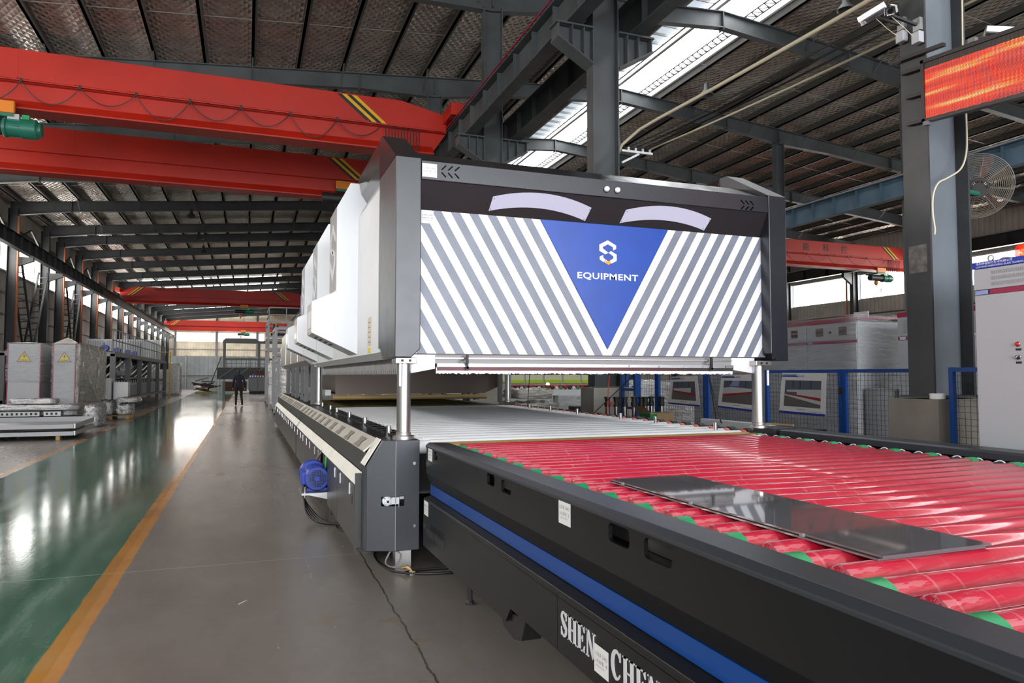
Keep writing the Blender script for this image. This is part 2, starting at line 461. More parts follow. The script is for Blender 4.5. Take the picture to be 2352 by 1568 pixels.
# ------------------------------------------------------------------ the hall
XL, XR, XC, XP = -10.9, 36.4, 5.75, 20.0      # left wall columns, far right wall, middle column row, far row
YB, YE = -14.0, 117.0                          # back wall, end wall
RX, RZ, RS = 12.8, 11.75, .088                 # ridge line, height of the rafters' middle, slope
FR = [-1.5, 4.58, 10.9, 16.9, 22.9, 28.9, 34.9, 40.9, 46.9, 50.3, 55.5, 60.9, 66.9, 72.9, 78.9, 84.9, 90.9, 96.9, 102.9, 108.9, 114.9]
def zc(x): return RZ - RS * abs(x - RX)

def struct(name, mb, m, label=None, parent=None, **k):
    o = mb.build(name, m, parent, **k)
    if parent is None: tag(o, label, None, None, 'structure')
    return o

struct('floor', MB().box(-11.6, YB, -.2, 36.8, YE + .3, 0), M['floor'], 'polished concrete hall floor with a green lane and orange lines')

# roof: two foil-lined slopes with a daylight strip along the ridge
SK0, SK1 = 11.55, 14.25
top = .51
roof = thing('ceiling', 'pitched roof lined with quilted foil over dark purlins', None, (0, 0, 0), None, 'structure')
del_keys = [k for k in roof.keys() if k == 'category']
for k in del_keys: del roof[k]
MB().prism([(-11.6, zc(-11.6) + top), (SK0, zc(SK0) + top), (SK0, zc(SK0) + top + .08), (-11.6, zc(-11.6) + top + .08)], 'y', YB, YE + .3).build('foil_lining', M['foil'], roof)
MB().prism([(SK1, zc(SK1) + top), (36.8, zc(36.8) + top), (36.8, zc(36.8) + top + .08), (SK1, zc(SK1) + top + .08)], 'y', YB, YE + .3).build('foil_lining', M['foil'], roof)
MB().prism([(SK0 + 1.0, zc(SK0 + 1.0) + .62), (RX, RZ + .75), (SK1, zc(SK1) + .62), (SK1, zc(SK1) + .66), (RX, RZ + .8), (SK0 + 1.0, zc(SK0 + 1.0) + .66)], 'y', YB, YE).build('roof_glow_sheet', M['sky'], roof)
MB().prism([(SK0, zc(SK0) + .56), (SK0 + 1.0, zc(SK0 + 1.0) + .6), (SK0 + 1.0, zc(SK0 + 1.0) + .64), (SK0, zc(SK0) + .6)], 'y', YB, YE).build('skylight_side_sheet', M['sky_rib'], roof)
rib = MB()
for k in range(150): rib.box(SK0, 8 + k * .55, zc(SK0) + .52, SK0 + 1.0, 8.03 + k * .55, zc(SK0) + .6)
tag(rib.build('skylight_ribs', M['galv'], roof), kind='stuff')
# glowing sheets added under the last bays to brighten roof and gable wall
for y in FR[13:]:
    for x0, x1 in ((-9.6, -3.4), (-3.2, 3.2)):
        MB().prism([(x0, zc(x0) + top - .03), (x1, zc(x1) + top - .03), (x1, zc(x1) + top - .005), (x0, zc(x0) + top - .005)], 'y', y + 1.6, y + 3.8).build('roof_glow_sheet', M['sky'], roof)
# purlins
def purlin(x):
    z = zc(x) + .27
    return MB().box(x - .04, YB, z, x + .04, YE, z + .23).box(x - .04, YB, z, x + .1, YE, z + .02)
pxs = [XL + .3 + 1.33 * k for k in range(17)] + [SK1 + .25 + 1.33 * k for k in range(17)]
for x in pxs:
    if not (SK0 - .1 < x < SK1 + .1): purlin(x).build('purlin', M['purlin'], roof)
# sag rods across the near bays
for y in (13.9, 19.9, 25.9, 31.9, 37.9):
    MB().bar((XL, y, zc(XL) + .33), (SK0, y, zc(SK0) + .33), .016).build('sag_rod', M['rail_tube'], roof)
    MB().bar((SK1, y, zc(SK1) + .33), (XR, y, zc(XR) + .33), .016).build('sag_rod', M['rail_tube'], roof)
# rafters: welded I-girders, deepened at the left wall and at the middle row
def rafter(y):
    xs = [XL, XL + 2.6, 3.2, XC, 8.2, RX, 17.5, XP, 22.5, XR]
    dp = [.62, .46, .44, .62, .46, .44, .44, .55, .44, .5]
    mb = MB(); n = len(xs)
    up = [(x, zc(x) + .25) for x in xs]; lo = [(x, zc(x) + .25 - d - .03) for x, d in zip(xs, dp)]
    for i in range(n - 1):
        mb.prism([lo[i], lo[i + 1], up[i + 1], up[i]], 'y', y - .008, y + .008)
        for e in (up, lo):
            (x0, z0), (x1, z1) = e[i], e[i + 1]
            mb.prism([(x0, z0 - .014), (x1, z1 - .014), (x1, z1 + .014), (x0, z0 + .014)], 'y', y - .11, y + .11)
    for x in (XL + 2.6, XC - 2.5, XC, 8.2, RX, 17.5, XP, 26):
        z = zc(x); mb.box(x - .012, y - .11, z - .3, x + .012, y + .11, z + .25)
    return mb
for y in FR[1:]:
    r = rafter(y).build('rafter', M['steel'] if y < 35 else M['steel_dark'], roof)
    if 10 < y < 47:
        for x in pxs:
            if SK0 - .2 < x < SK1 + .2 or abs(x - XL) < 1: continue
            if int((x - XL) / 1.33 + .5) % 2: continue
            MB().bar((x, y - .1, zc(x) - .2), (x, y - .75, zc(x) + .3), .045, .01).build('flange_brace', M['steel'], r)
# ridge pipe and cable ladder seen against the skylight
rp = MB().cyl((RX - .05, YB, RZ + .42), (RX - .05, YE, RZ + .42), .055, 10).cyl((RX - .28, YB, RZ + .42), (RX - .28, YE, RZ + .42), .03, 6)
rp.build('ridge_pipe', M['rail_tube'], roof)
lad = MB()
for dx in (.72, 1.05): lad.box(RX + dx, 6, RZ + .2, RX + dx + .05, 60, RZ + .3)
for k in range(200):
    y = 6 + k * .27
    lad.bar((RX + .77, y, RZ + .23), (RX + 1.07, y + .14, RZ + .23), .035); lad.bar((RX + 1.07, y + .14, RZ + .23), (RX + .77, y + .27, RZ + .23), .035)
tag(lad.build('cable_ladder', M['galv'], roof), kind='stuff')
MB().box(SK1 - .16, YB, zc(SK1) + .3, SK1 - .08, YE, zc(SK1) + .5).build('skylight_kerb', M['white_soft'], roof)
MB().box(SK0 - .04, YB, zc(SK0) + .28, SK0, YE, zc(SK0) + .55).build('skylight_kerb', M['galv'], roof)

# ---- walls
WLX = -11.25
def wall_with_band(name, x, thick, z0, z1, m, label, ytop, girts=True):
    o = thing(name, label, None, (0, 0, 0), None, 'structure')
    for k in [k for k in o.keys() if k == 'category']: del o[k]
    MB().box(x, YB, 0, x + thick, YE, z0).build('lower_cladding', m, o)
    MB().box(x, YB, z1, x + thick, YE, ytop).build('upper_cladding', m, o)
    return o
zl = zc(WLX) + .6
wl = wall_with_band('wall_left', WLX - .12, .1, 6.66, 8.1, M['clad'], 'ribbed metal side wall with a high strip of windows', zl)
for z in (.9, 2.2, 3.5, 4.45, 5.5, 6.55, 8.2, 8.9):
    MB().box(WLX, 20, z, WLX + .14, YE, z + .07).build('girt', M['galv'] if z < 7 else M['purlin'], wl)
wr = wall_with_band('wall_right', XR + .3, .1, 6.3, 7.9, M['clad'], 'far ribbed metal side wall beyond the cabinets with a window strip', zc(XR) + .6)
for z in (2.2, 4.2, 5.3, 8.6): MB().box(XR + .18, YB, z, XR + .3, YE, z + .08).build('girt', M['purlin'], wr)
nwin = 0
def window(x0, y0, z0, x1, y1, z1, label, m, mull):
    global nwin; nwin += 1
    o = thing('window_%d' % nwin, label, None, ((x0 + x1) / 2, (y0 + y1) / 2, z0), None, 'structure')
    for k in [k for k in o.keys() if k == 'category']: del o[k]
    MB().box(x0, y0, z0, x1, y1, z1).build('pane', m, o)
    mb = MB()
    if abs(x1 - x0) < abs(y1 - y0):
        a = (x0 + x1) / 2 - .04; b = a + .08
        mb.box(a, y0, z0, b, y1, z0 + .05).box(a, y0, z1 - .05, b, y1, z1).box(a, y0, z0, b, y0 + .05, z1).box(a, y1 - .05, z0, b, y1, z1)
    else:
        a = (y0 + y1) / 2 - .04; b = a + .08
        mb.box(x0, a, z0, x1, b, z0 + .05).box(x0, a, z1 - .05, x1, b, z1).box(x0, a, z0, x0 + .05, b, z1).box(x1 - .05, a, z0, x1, b, z1)
    mb.build('window_frame', M['galv'], o)
for a, b in zip([-7.6] + FR[:-1], FR):  # windows of the bays out of view are added to brighten the aisle side
    window(WLX - .09, a + .12, 6.66, WLX - .07, b - .12, 8.1, 'daylit strip window between columns of the side wall with lattice braces', M['win'], 0)
for a, b in zip(FR[1:12], FR[2:13]):
    window(XR + .36, a + .1, 6.3, XR + .38, b - .1, 7.9, 'daylit strip window in the wall beyond the cabinets', M['win'], 0)
# end wall with its long bright window and a lower row of small windows
we = thing('wall_end', 'cream ribbed gable wall closing the aisle', None, (0, 0, 0), None, 'structure')
for k in [k for k in we.keys() if k == 'category']: del we[k]
def gable(x0, x1, zlo): return [(x0, zlo), (x1, zlo), (x1, zc(x1) + .55)] + ([(RX, RZ + .55)] if x0 < RX < x1 else []) + [(x0, zc(x0) + .55)]
MB().prism([(WLX, 0), (XR + .3, 0), (XR + .3, 6.55), (WLX, 6.55)], 'y', YE, YE + .15).build('lower_cladding', M['clad_end'], we)
MB().prism(gable(WLX, XR + .3, 7.95), 'y', YE, YE + .15).build('upper_cladding', M['clad_end'], we)
for z in (1.2, 2.6, 4.0, 5.4, 8.6): MB().box(WLX, YE - .15, z, XR, YE, z + .1).build('girt', M['galv'], we)
for x in (-9.9, -4.2, 1.6, 7.4, 13.0): MB().box(x - .15, YE - .3, 0, x + .15, YE - .02, zc(x)).build('wind_post', M['rackgrey'], we)
for x0, x1 in ((WLX, -9.75), (2.6, XR + .3)): MB().box(x0, YE, 6.55, x1, YE + .15, 7.95).build('cladding_pier', M['clad_end'], we)
for x0, x1 in ((-9.75, -4.4), (-4.0, 1.4), (1.8, 2.6)):
    window(x0, YE - .02, 6.55, x1, YE, 7.95, 'long bright window high in the gable wall', M['win_end'], 0)
window(-4.0, YE - .06, 3.1, -.6, YE - .02, 4.0, 'low bright window in the gable wall', M['win_end'], 0)
# back wall, its unseen opening made up to let the added light in
wb = thing('wall_back', 'ribbed metal wall with an unseen opening added for the light', None, (0, 0, 0), None, 'structure')
for k in [k for k in wb.keys() if k == 'category']: del wb[k]
MB().prism([(-11.6, 0), (-9.2, 0), (-9.2, 7.8), (-11.6, 7.8)], 'y', YB - .15, YB).build('cladding_pier', M['clad'], wb)
MB().prism([(11.2, 0), (36.8, 0), (36.8, 7.8), (11.2, 7.8)], 'y', YB - .15, YB).build('cladding_pier', M['clad'], wb)
MB().prism(gable(-11.6, 36.8, 7.8), 'y', YB - .15, YB).build('upper_cladding', M['clad'], wb)

# ---- columns (each one I-section: two flanges across X, web between)
def i_column(x, y, z0, z1, dx, dy, m_f, m_w, label, group, name='steel_column'):
    o = thing(name, label, 'column', (x, y, z0), group, 'structure')
    MB().box(x - dx / 2, y - dy / 2, z0, x - dx / 2 + .022, y + dy / 2, z1).build('flange', m_f, o)
    MB().box(x + dx / 2 - .022, y - dy / 2, z0, x + dx / 2, y + dy / 2, z1).build('flange', m_f, o)
    MB().box(x - dx / 2 + .022, y - .009, z0, x + dx / 2 - .022, y + .009, z1).build('web', m_w, o)
    MB().box(x - dx / 2 - .05, y - dy / 2 - .05, z0, x + dx / 2 + .05, y + dy / 2 + .05, z0 + .02).build('base_plate', m_f, o)
    return o
for y in FR[6:]:
    o = i_column(-10.75, y, 0, zc(XL) - .05, .4, .34, M['steel_dark'], M['steel_dark'], 'dark steel column along the wall with the lattice braces', 'wall columns')
    MB().prism([(-10.56, 7.25), (-9.85, 7.25), (-9.85, 7.05), (-10.56, 6.75)], 'y', y - .1, y + .1).build('corbel', M['steel_dark'], o)
for i, y in enumerate(FR[6:16]):
    if i in (1, 3, 4, 5, 6, 7, 8):
        tag(MB().cyl((-10.45, y - .28, 0), (-10.45, y - .28, 9.2), .06, 8).build('downpipe', M['pipe_orange'], None), 'orange rain downpipe running up beside a wall column', 'pipe', 'orange downpipes')
# lattice V-braces
def lattice(y0, y1, z0, z1, label):
    o = thing('lattice_brace', label, 'brace', (-10.75, y0, z0), 'lattice braces on the side wall')
    for (a, b) in (((y0, z1), ((y0 + y1) / 2 + .35, z0)), ((y1, z1), ((y0 + y1) / 2 - .35, z0))):
        for dx in (-.02, .42):
            mb = MB().bar((-10.9 + dx, a[0], a[1]), (-10.9 + dx, b[0], b[1]), .09); mb.build('chord', M['steel_dark'], o)
        for k in range(1, 15):
            t = k / 15; yy = a[0] + (b[0] - a[0]) * t; zz = a[1] + (b[1] - a[1]) * t
            MB().bar((-10.92, yy, zz), (-10.46, yy, zz + .05), .05).build('rung', M['steel_dark'], o)
lattice(41.3, 46.4, 2.2, 7.2, 'dark V shaped lattice brace, nearer pair on the window wall')
lattice(50.7, 55.1, 2.2, 7.2, 'dark V shaped lattice brace, farther pair on the window wall')
for a, b in ((34.9, 40.9), (40.9, 46.9), (50.3, 55.5), (55.5, 60.9)):
    ob = MB().bar((-10.75, a, 8.0), (-10.75, (a + b) / 2, 9.1), .07).bar((-10.75, b, 8.0), (-10.75, (a + b) / 2, 9.1), .07).build('knee_brace', M['steel_dark'], wl)

# runway beams with stiffener plates
def runway(x, z0, z1, y0, y1, m, label, ms, step=1.0, w=.28, group='crane runway beams'):
    o = thing('crane_runway_beam', label, 'beam', (x, (y0 + y1) / 2, z0), group)
    MB().box(x - w / 2, y0, z0, x + w / 2, y1, z0 + .02).build('bottom_flange', m, o)
    MB().box(x - w / 2 - .03, y0, z1 - .02, x + w / 2 + .03, y1, z1).build('top_flange', m, o)
    MB().box(x - .008, y0, z0 + .02, x + .008, y1, z1 - .02).build('web', ms, o)
    mb = MB(); y = y0 + .4; n = 0; st = None
    while y < min(y1, y0 + 300):
        p = MB().box(x - w / 2 + .02, y - .006, z0 + .02, x + w / 2 - .02, y + .006, z1 - .02)
        if y < 60: p.build('stiffener', m, o)
        y += step; n += 1
    MB().box(x - .03, y0, z1, x + .03, y1, z1 + .08).build('rail', M['galv'], o)
    return o
runway(-9.95, 7.27, 7.9, 26, YE - 1, M['steel_dark'], 'long dark crane runway beam along the window wall', M['steel_dark'], 1.25)
runway(5.14, 7.45, 8.05, -8, 90, M['steel'], 'dark crane runway beam on the aisle side of the middle columns', M['steel'], 1.0)
runway(6.36, 7.45, 8.05, -8, 90, M['steel'], 'dark crane runway beam on the skylight side of the middle columns', M['steel'], 1.0)
runway(19.4, 7.1, 7.75, 4, 70, M['steel_blue'], 'blue grey crane runway beam behind the big LED column', M['steel_blue'], 1.0)
runway(35.6, 7.95, 8.6, 4, 70, M['steel_dark'], 'dark crane runway beam on the far wall above the window strip', M['steel_dark'], 2.0)
tag(MB().box(4.93, -8, 8.06, 4.955, 60, 8.085).build('conductor_bar', M['maroon'], None), 'thin red conductor bar along the aisle side runway', 'conductor bar')

# middle row columns with pedestals and double brackets
def pedestal(x, y, z, mm):
    MBp = MB().box(x - .31, y - .2, 0, x + .45, y + .3, z)
    return MBp
for i, y in enumerate(FR[1:14]):
    lab = ['big steel column carrying the LED screen beside the cabinets', 'grey steel column rising behind the striped hood front'][i] if i < 2 else 'grey steel column of the middle row farther down the hall'
    o = i_column(XC, y, 1.26, zc(XC) - .3, .5, .25, M['col_shaded'] if i == 0 else M['steel'], M['col_lit'] if i == 0 else M['steel'], lab, None if i < 2 else 'middle row columns')
    pe = tag(pedestal(XC, y, 1.25, 0).build('column_pedestal', M['concrete'] if i == 0 else M['concrete_lit'], None, bevel=.01), ['square concrete pedestal under the big LED column', 'square concrete pedestal behind the white rollers'][i] if i < 2 else 'square concrete pedestal of the middle row farther off', 'pedestal', None if i < 2 else 'middle row pedestals')
    b = MB()
    for s in (-1, 1):
        b2 = MB().prism([(XC + s * .25, 6.8), (XC + s * .9, 7.2), (XC + s * .9, 7.43), (XC + s * .25, 7.43)], 'y', y - .009, y + .009)
        b2.prism([(XC + s * .25, 7.41), (XC + s * .95, 7.41), (XC + s * .95, 7.44), (XC + s * .25, 7.44)], 'y', y - .16, y + .16)
        b2.prism([(XC + s * .25, 6.78), (XC + s * .92, 7.17), (XC + s * .92, 7.2), (XC + s * .25, 6.81)], 'y', y - .16, y + .16)
        for xx in (.42, .64, .9): b2.box(XC + s * xx - .008, y - .15, 6.8 + (xx - .25) * .61, XC + s * xx + .008, y + .15, 7.42)
        b2.build('bracket', M['steel'], o)
    if i == 0:
        for (zz, hh) in ((2.35, .2),):
            MB().box(XC - .252, y - .09, zz, XC - .249, y + .09, zz + .24).build('paint_patch', mat('bare scraped paint', (.13, .12, .11), .6, vary=(14, .6)), o)
for y in FR[3:10]:
    i_column(XP, y, 0, zc(XP) - .3, .4, .24, M['steel'], M['steel'], 'slim grey column of the far row under the right roof slope'.replace('right ', ''), 'far row columns')
for y in FR[3:11]:
    o = i_column(XR - .1, y, 0, zc(XR) - .2, .4, .3, M['steel_dark'], M['steel_dark'], 'dark column against the far wall with the window strip', 'far wall columns')
    MB().cyl((XR - .3, y + .4, 0), (XR - .3, y + .4, 8.4), .06, 8).build('downpipe', M['pipe_orange'], o)
    MB().prism([(XR - .3, 7.95), (XR - 1.0, 7.95), (XR - 1.0, 7.7), (XR - .3, 7.2)], 'y', y - .1, y + .1).build('corbel', M['steel_dark'], o)
# ------------------------------------------------------------------ more mesh helpers
def cut(o, mb):
    """cut a real opening into a part"""
    c = mb.build('cutter', None)
    c.location = Vector(c.location); m = o.modifiers.new('cut', 'BOOLEAN'); m.object = c; m.operation = 'DIFFERENCE'; m.solver = 'EXACT'
    dg = bpy.context.evaluated_depsgraph_get(); dg.update()
    me = bpy.data.meshes.new_from_object(o.evaluated_get(dg))
    o.modifiers.clear(); old = o.data; o.data = me; bpy.data.meshes.remove(old)
    bpy.data.objects.remove(c)
def bisected(mb, co, no):
    """throw away what lies on the side of the plane the normal points to"""
    me = bpy.data.meshes.new('tmp'); me.from_pydata(mb.v, [], mb.f); bm = bmesh.new(); bm.from_mesh(me)
    bmesh.ops.recalc_face_normals(bm, faces=bm.faces)
    r = bmesh.ops.bisect_plane(bm, geom=bm.verts[:] + bm.edges[:] + bm.faces[:], plane_co=co, plane_no=no, clear_outer=True)
    bmesh.ops.contextual_create(bm, geom=[g for g in r['geom_cut'] if isinstance(g, bmesh.types.BMEdge)])
    bm.verts.index_update(); out = MB(); out.v = [tuple(v.co) for v in bm.verts]; out.f = [tuple(v.index for v in f.verts) for f in bm.faces]
    bm.free(); bpy.data.meshes.remove(me); return out
def rrect(cu, cv, w, h, r, n=4):
    pts = []
    for sx, sy, a0 in ((1, 1, 0), (-1, 1, 90), (-1, -1, 180), (1, -1, 270)):
        for k in range(n + 1):
            a = R(a0 + 90 * k / n); pts.append((cu + sx * (w / 2 - r) + r * math.cos(a), cv + sy * (h / 2 - r) + r * math.sin(a)))
    return pts
def stroke(pts, widths):
    """closed outline of a stroke of changing width"""
    L, Rr = [], []
    for i, p in enumerate(pts):
        a, b = pts[max(i - 1, 0)], pts[min(i + 1, len(pts) - 1)]
        dx, dy = b[0] - a[0], b[1] - a[1]; l = math.hypot(dx, dy) or 1
        w = widths[i] / 2; L.append((p[0] - dy / l * w, p[1] + dx / l * w)); Rr.append((p[0] + dy / l * w, p[1] - dx / l * w))
    return L + Rr[::-1]
def serif_glyph(ch):
    """outline pieces of a bold roman capital in a 0..w by 0..1 box"""
    P = []; q = lambda x0, y0, x1, y1: P.append([(x0, y0), (x1, y0), (x1, y1), (x0, y1)])
    def stem(x): q(x, 0, x + .19, 1); q(x - .07, 0, x + .26, .05); q(x - .07, .95, x + .26, 1)
    if ch == 'H': stem(.09); stem(.55); q(.28, .47, .55, .53); w = .83
    elif ch == 'E':
        stem(.09); q(.28, .0, .62, .05); q(.28, .95, .62, 1); q(.28, .47, .46, .53)
        P.append([(.6, 0), (.66, .26), (.62, .26), (.5, .05), (.5, 0)]); P.append([(.6, 1), (.64, .76), (.6, .76), (.5, .95), (.5, 1)]); q(.43, .38, .48, .62); w = .7
    elif ch == 'N':
        q(.1, 0, .16, 1); q(.02, 0, .25, .05); q(.62, 0, .68, 1); q(.55, .95, .78, 1)
        P.append([(.02, 1), (.02, .95), (.1, .93), (.56, 0), (.68, 0), (.68, .05), (.25, 1)]); w = .8
    elif ch == 'S':
        pts = []; wd = []
        for k in range(9):
            a = R(20 + 160 * k / 8 + 0); pts.append((.3 + .2 * math.cos(a), .74 + .235 * math.sin(a))); wd.append(.05 + .1 * (k / 8))
        for k in range(1, 6): t = k / 5; pts.append((.1 + .42 * t, .68 - .34 * t)); wd.append(.17 + .05 * math.sin(t * 3.14))
        for k in range(1, 9): a = R(0 - 160 * k / 8); pts.append((.3 + .22 * math.cos(a), .28 + .26 * math.sin(a))); wd.append(.17 - .12 * k / 8)
        P.append(stroke(pts, wd)); P.append([(.5, .68), (.55, .68), (.55, 1), (.51, 1)]); P.append([(.04, 0), (.08, 0), (.09, .34), (.04, .34)]); w = .62
    else:
        pts = []; wd = []
        for k in range(21):
            a = R(35 + 290 * k / 20); pts.append((.38 + .29 * math.cos(a), .5 + .475 * math.sin(a))); wd.append(.055 + .15 * math.sin(math.pi * k / 20) ** 1.5)
        P.append(stroke(pts, wd)); P.append([(.6, .68), (.66, .68), (.66, 1), (.62, 1)])
        if ch == 'G': q(.5, .02, .67, .42); q(.44, .4, .74, .45)
        w = .74
    return P, w

# ------------------------------------------------------------------ loading conveyor (red rollers)
YN, YF = -.9, 5.12
lt = thing('loading_conveyor', 'black roller loading table with red rubber rollers and a blue side stripe', 'conveyor', (2.86, 2.1, 0))
MB().prism([(1.415, .955), (1.262, .965), (1.236, .945), (1.236, .93), (1.25, .93), (1.25, .94), (1.27, .95), (1.415, .942)], 'y', YN, YF).build('cover_cap', M['slate'], lt, bevel=.003)
up = MB().prism([(1.240, .93), (1.240, .745), (1.27, .668), (1.285, .668), (1.255, .745), (1.255, .93)], 'y', YN, YF - .01).build('upper_side_panel', M['black'], lt)
cm = MB()
for i, (y, z, w, h) in enumerate([(4.836, .896, .085, .058), (3.656, .893, .125, .062), (3.416, .888, .145, .062), (2.253, .888, .15, .068), (2.0, .886, .165, .068), (.85, .886, .12, .062), (.6, .886, .12, .062)]):
    cm.prism(rrect(y, z, w, h, .02), 'x', 1.22, 1.275)
cut(up, cm)
MB().box(1.272, YN, .59, 1.29, YF - .005, .662).build('blue_stripe', M['blue_band'], lt)
for (a, b) in ((2.737, YF - .02), (.3, 2.733), (YN, .296)):
    lo = MB().prism([(1.28, .588), (1.222, .572), (1.218, .56), (1.218, .54), (1.3, .54), (1.3, .56)], 'y', a, b).build('panel_ledge', M['black'], lt, bevel=.003)
    bt_ = [(a, .325), (b, .325)] if b < 3 else [(a, .325), (3.29, .325), (3.36, .245), (b, .232)]
    lo = MB().prism([(a, .545)] + bt_ + [(b, .545)], 'x', 1.218, 1.236).build('lower_side_panel', M['black'], lt)
    if b > 3:
        cm = MB()
        for k in range(15):
            y = 4.985 - k * .031; cm.prism(rrect(y, .375, .009, .1, .0044, 2), 'x', 1.2, 1.235)
        cut(lo, cm)
        for k in range(15): MB().prism(rrect(4.985 - k * .031, .352, .012, .055, .005, 2), 'x', 1.2145, 1.2185).build('louvre', M['console'], lo)
# seen through the slots: chain beam and bolts
MB().box(1.33, YN, .84, 1.36, YF, .9).build('chain_beam', M['mirror'], lt)
for y in (3.44, 3.4, 2.25, 2.22, 1.96, 1.93, .82): MB().cyl((1.3, y, .862), (1.33, y, .862), .013, 6).build('bolt', M['chrome'], lt)
MB().box(1.38, YN, .6, 1.43, YF, .93).build('side_beam', M['dark_void'], lt)
MB().box(4.43, YN, .6, 4.49, YF + .1, .86).build('side_beam', M['dark_void'], lt)
MB().prism([(4.50, .912), (4.50, .958), (4.52, .968), (4.735, .968), (4.755, .95), (4.755, .62), (4.74, .62), (4.74, .945), (4.515, .945), (4.515, .912)], 'y', YN, 5.2).build('far_cover_cap', M['slate'], lt, bevel=.003)
MB().box(1.45, YN, .5, 4.42, YF, .52).build('drip_tray', M['dark_void'], lt)
for (x, y) in ((1.36, 4.42), (1.36, 2.5), (1.36, .2), (4.5, 4.42), (4.5, 2.5), (4.5, .2)):
    l = MB().box(x - .05, y - .05, .2, x + .05, y + .05, .62).build('leg', M['mirror'] if y > 4 else M['rackgrey'], lt)
    MB().cyl((x, y, .09), (x, y, .2), .014, 8).lathe([(.03, 0), (.03, .012), (.018, .03), (.018, .09)], (x, y, 0), 'z', 10).build('levelling_foot', M['rubber'], l)
MB().prism([(3.5, .26), (3.14, .32), (3.2, .2), (3.3, .175), (3.45, .19)], 'x', 1.24, 1.34).build('cable_outlet', M['black_in'], lt)
# rollers
PITCH = .1433; r0 = None; g0 = None; g1 = None; b0 = None
ys = [5.28 - PITCH * k for k in range(43)]
ys = [y for y in ys if y > YN + .05]
for k, y in enumerate(ys):
    if r0 is None:
        r0 = MB().lathe([(.052, 1.545), (.057, 1.552), (.057, 4.295), (.052, 4.303)], (0, y, .873), 'x', 20).build('roller', M['red'], lt, smooth='auto'); rr = r0
        s0 = MB().cyl((1.42, y, .873), (4.46, y, .873), .021, 8).build('shaft', M['rubber'], rr)
        p0 = MB().lathe([(.03, 4.33), (.042, 4.335), (.042, 4.44), (.03, 4.445)], (0, y, .873), 'x', 14).build('pulley', M['rubber'], rr, smooth='auto')
    else:
        rr = instance(r0, 'roller', lt, (0, y, 0), (0, ys[0], 0))
        for src, nm in ((s0, 'shaft'), (p0, 'pulley')):
            c = src.copy(); COL.objects.link(c); c.name = nm; c.parent = rr
    ring = 1.508 if k % 2 == 1 else None
    if k % 2 == 1:
        if g0 is None:
            g0 = MB().lathe([(.05, 1.485), (.06, 1.488), (.06, 1.542), (.05, 1.546)], (0, y, .873), 'x', 18).build('drive_ring', M['green'], rr, smooth='auto')
        else: c = g0.copy(); COL.objects.link(c); c.parent = rr
    else:
        if g1 is None:
            g1 = MB().lathe([(.05, 4.303), (.06, 4.306), (.06, 4.365), (.05, 4.369)], (0, y, .873), 'x', 18).build('drive_ring', M['green'], rr, smooth='auto')
        else: c = g1.copy(); COL.objects.link(c); c.parent = rr
    if b0 is None:
        b0 = MB().tube([(4.39 + .02 * math.sin(a), y + .049 * math.cos(a), .873 + .049 * math.sin(a)) for a in [2 * math.pi * q / 16 for q in range(17)]], .0045, 6).build('round_belt', M['ink_white'], rr)
    else: c = b0.copy(); COL.objects.link(c); c.parent = rr
# raised letters on the lower panel
yy = 2.697
for word, start in (('SHEN', 2.697), ('CHENG', 2.268)):
    yy = start
    for ch in word:
        P, w = serif_glyph(ch); H = .097; W = .098
        mb = MB()
        for poly in P: mb.prism([(yy - u * W, .404 + v * H) for u, v in poly], 'x', 1.2145, 1.2185)
        mb.build('letter', M['letter'], lt)
        yy -= w * W + .006
# paper labels stuck on the machine
def sticker(parent, origin, right, up, w, h, lines, curl=.0):
    right, up = Vector(right).normalized(), Vector(up).normalized(); n = right.cross(up); o = Vector(origin)
    cs = [o, o + right * w, o + right * w + up * h, o + up * h]
    mb = MB(); vs = [c + n * .0006 for c in cs] + [c + n * .0018 for c in cs]
    mb.add(vs, [(0, 3, 2, 1), (4, 5, 6, 7), (0, 1, 5, 4), (1, 2, 6, 5), (2, 3, 7, 6), (3, 0, 4, 7)])
    s = mb.build('paper_label', M['paper'], parent)
    for (t, fx, fy, fw, fh) in lines:
        place_text(t, M['ink'], s, o + right * (w * fx) + up * (h * fy) + n * .0022, right, up, w * fw, h * fh, 'print', 0)
    return s
NEAR = (0, -1, 0); UP = (0, 0, 1)
sticker(lt, (1.2395, 2.763, .838), NEAR, UP, .115, .1, [('土耳其', .06, .62, .45, .15), ('2442', .58, .63, .36, .13), ('上片台护罩', .06, .36, .62, .15), ('2', .8, .37, .1, .13), ('Loading section shield', .15, .22, .6, .07)])
sticker(lt, (1.2395, 5.05, .845), NEAR, UP, .12, .1, [('土耳其', .06, .6, .45, .15), ('2442', .58, .6, .36, .13), ('上片台护罩', .06, .36, .62, .14), ('1', .8, .36, .06, .13), ('Loading section shield', .15, .2, .6, .06)])
sticker(lt, (1.2175, 5.07, .46), NEAR, UP, .12, .1, [('土耳其', .06, .6, .45, .15), ('2442', .58, .6, .36, .13), ('上片台护罩', .06, .36, .62, .14), ('3', .8, .36, .1, .13), ('Loading section shield', .15, .2, .6, .06)])
sticker(lt, (1.2172, 2.398, .372), NEAR, UP, .108, .1, [('土耳其', .06, .62, .45, .15), ('2442', .58, .63, .36, .13), ('上片台护罩', .06, .38, .62, .15), ('4', .8, .39, .12, .13), ('Loading section shield', .12, .24, .6, .07)])

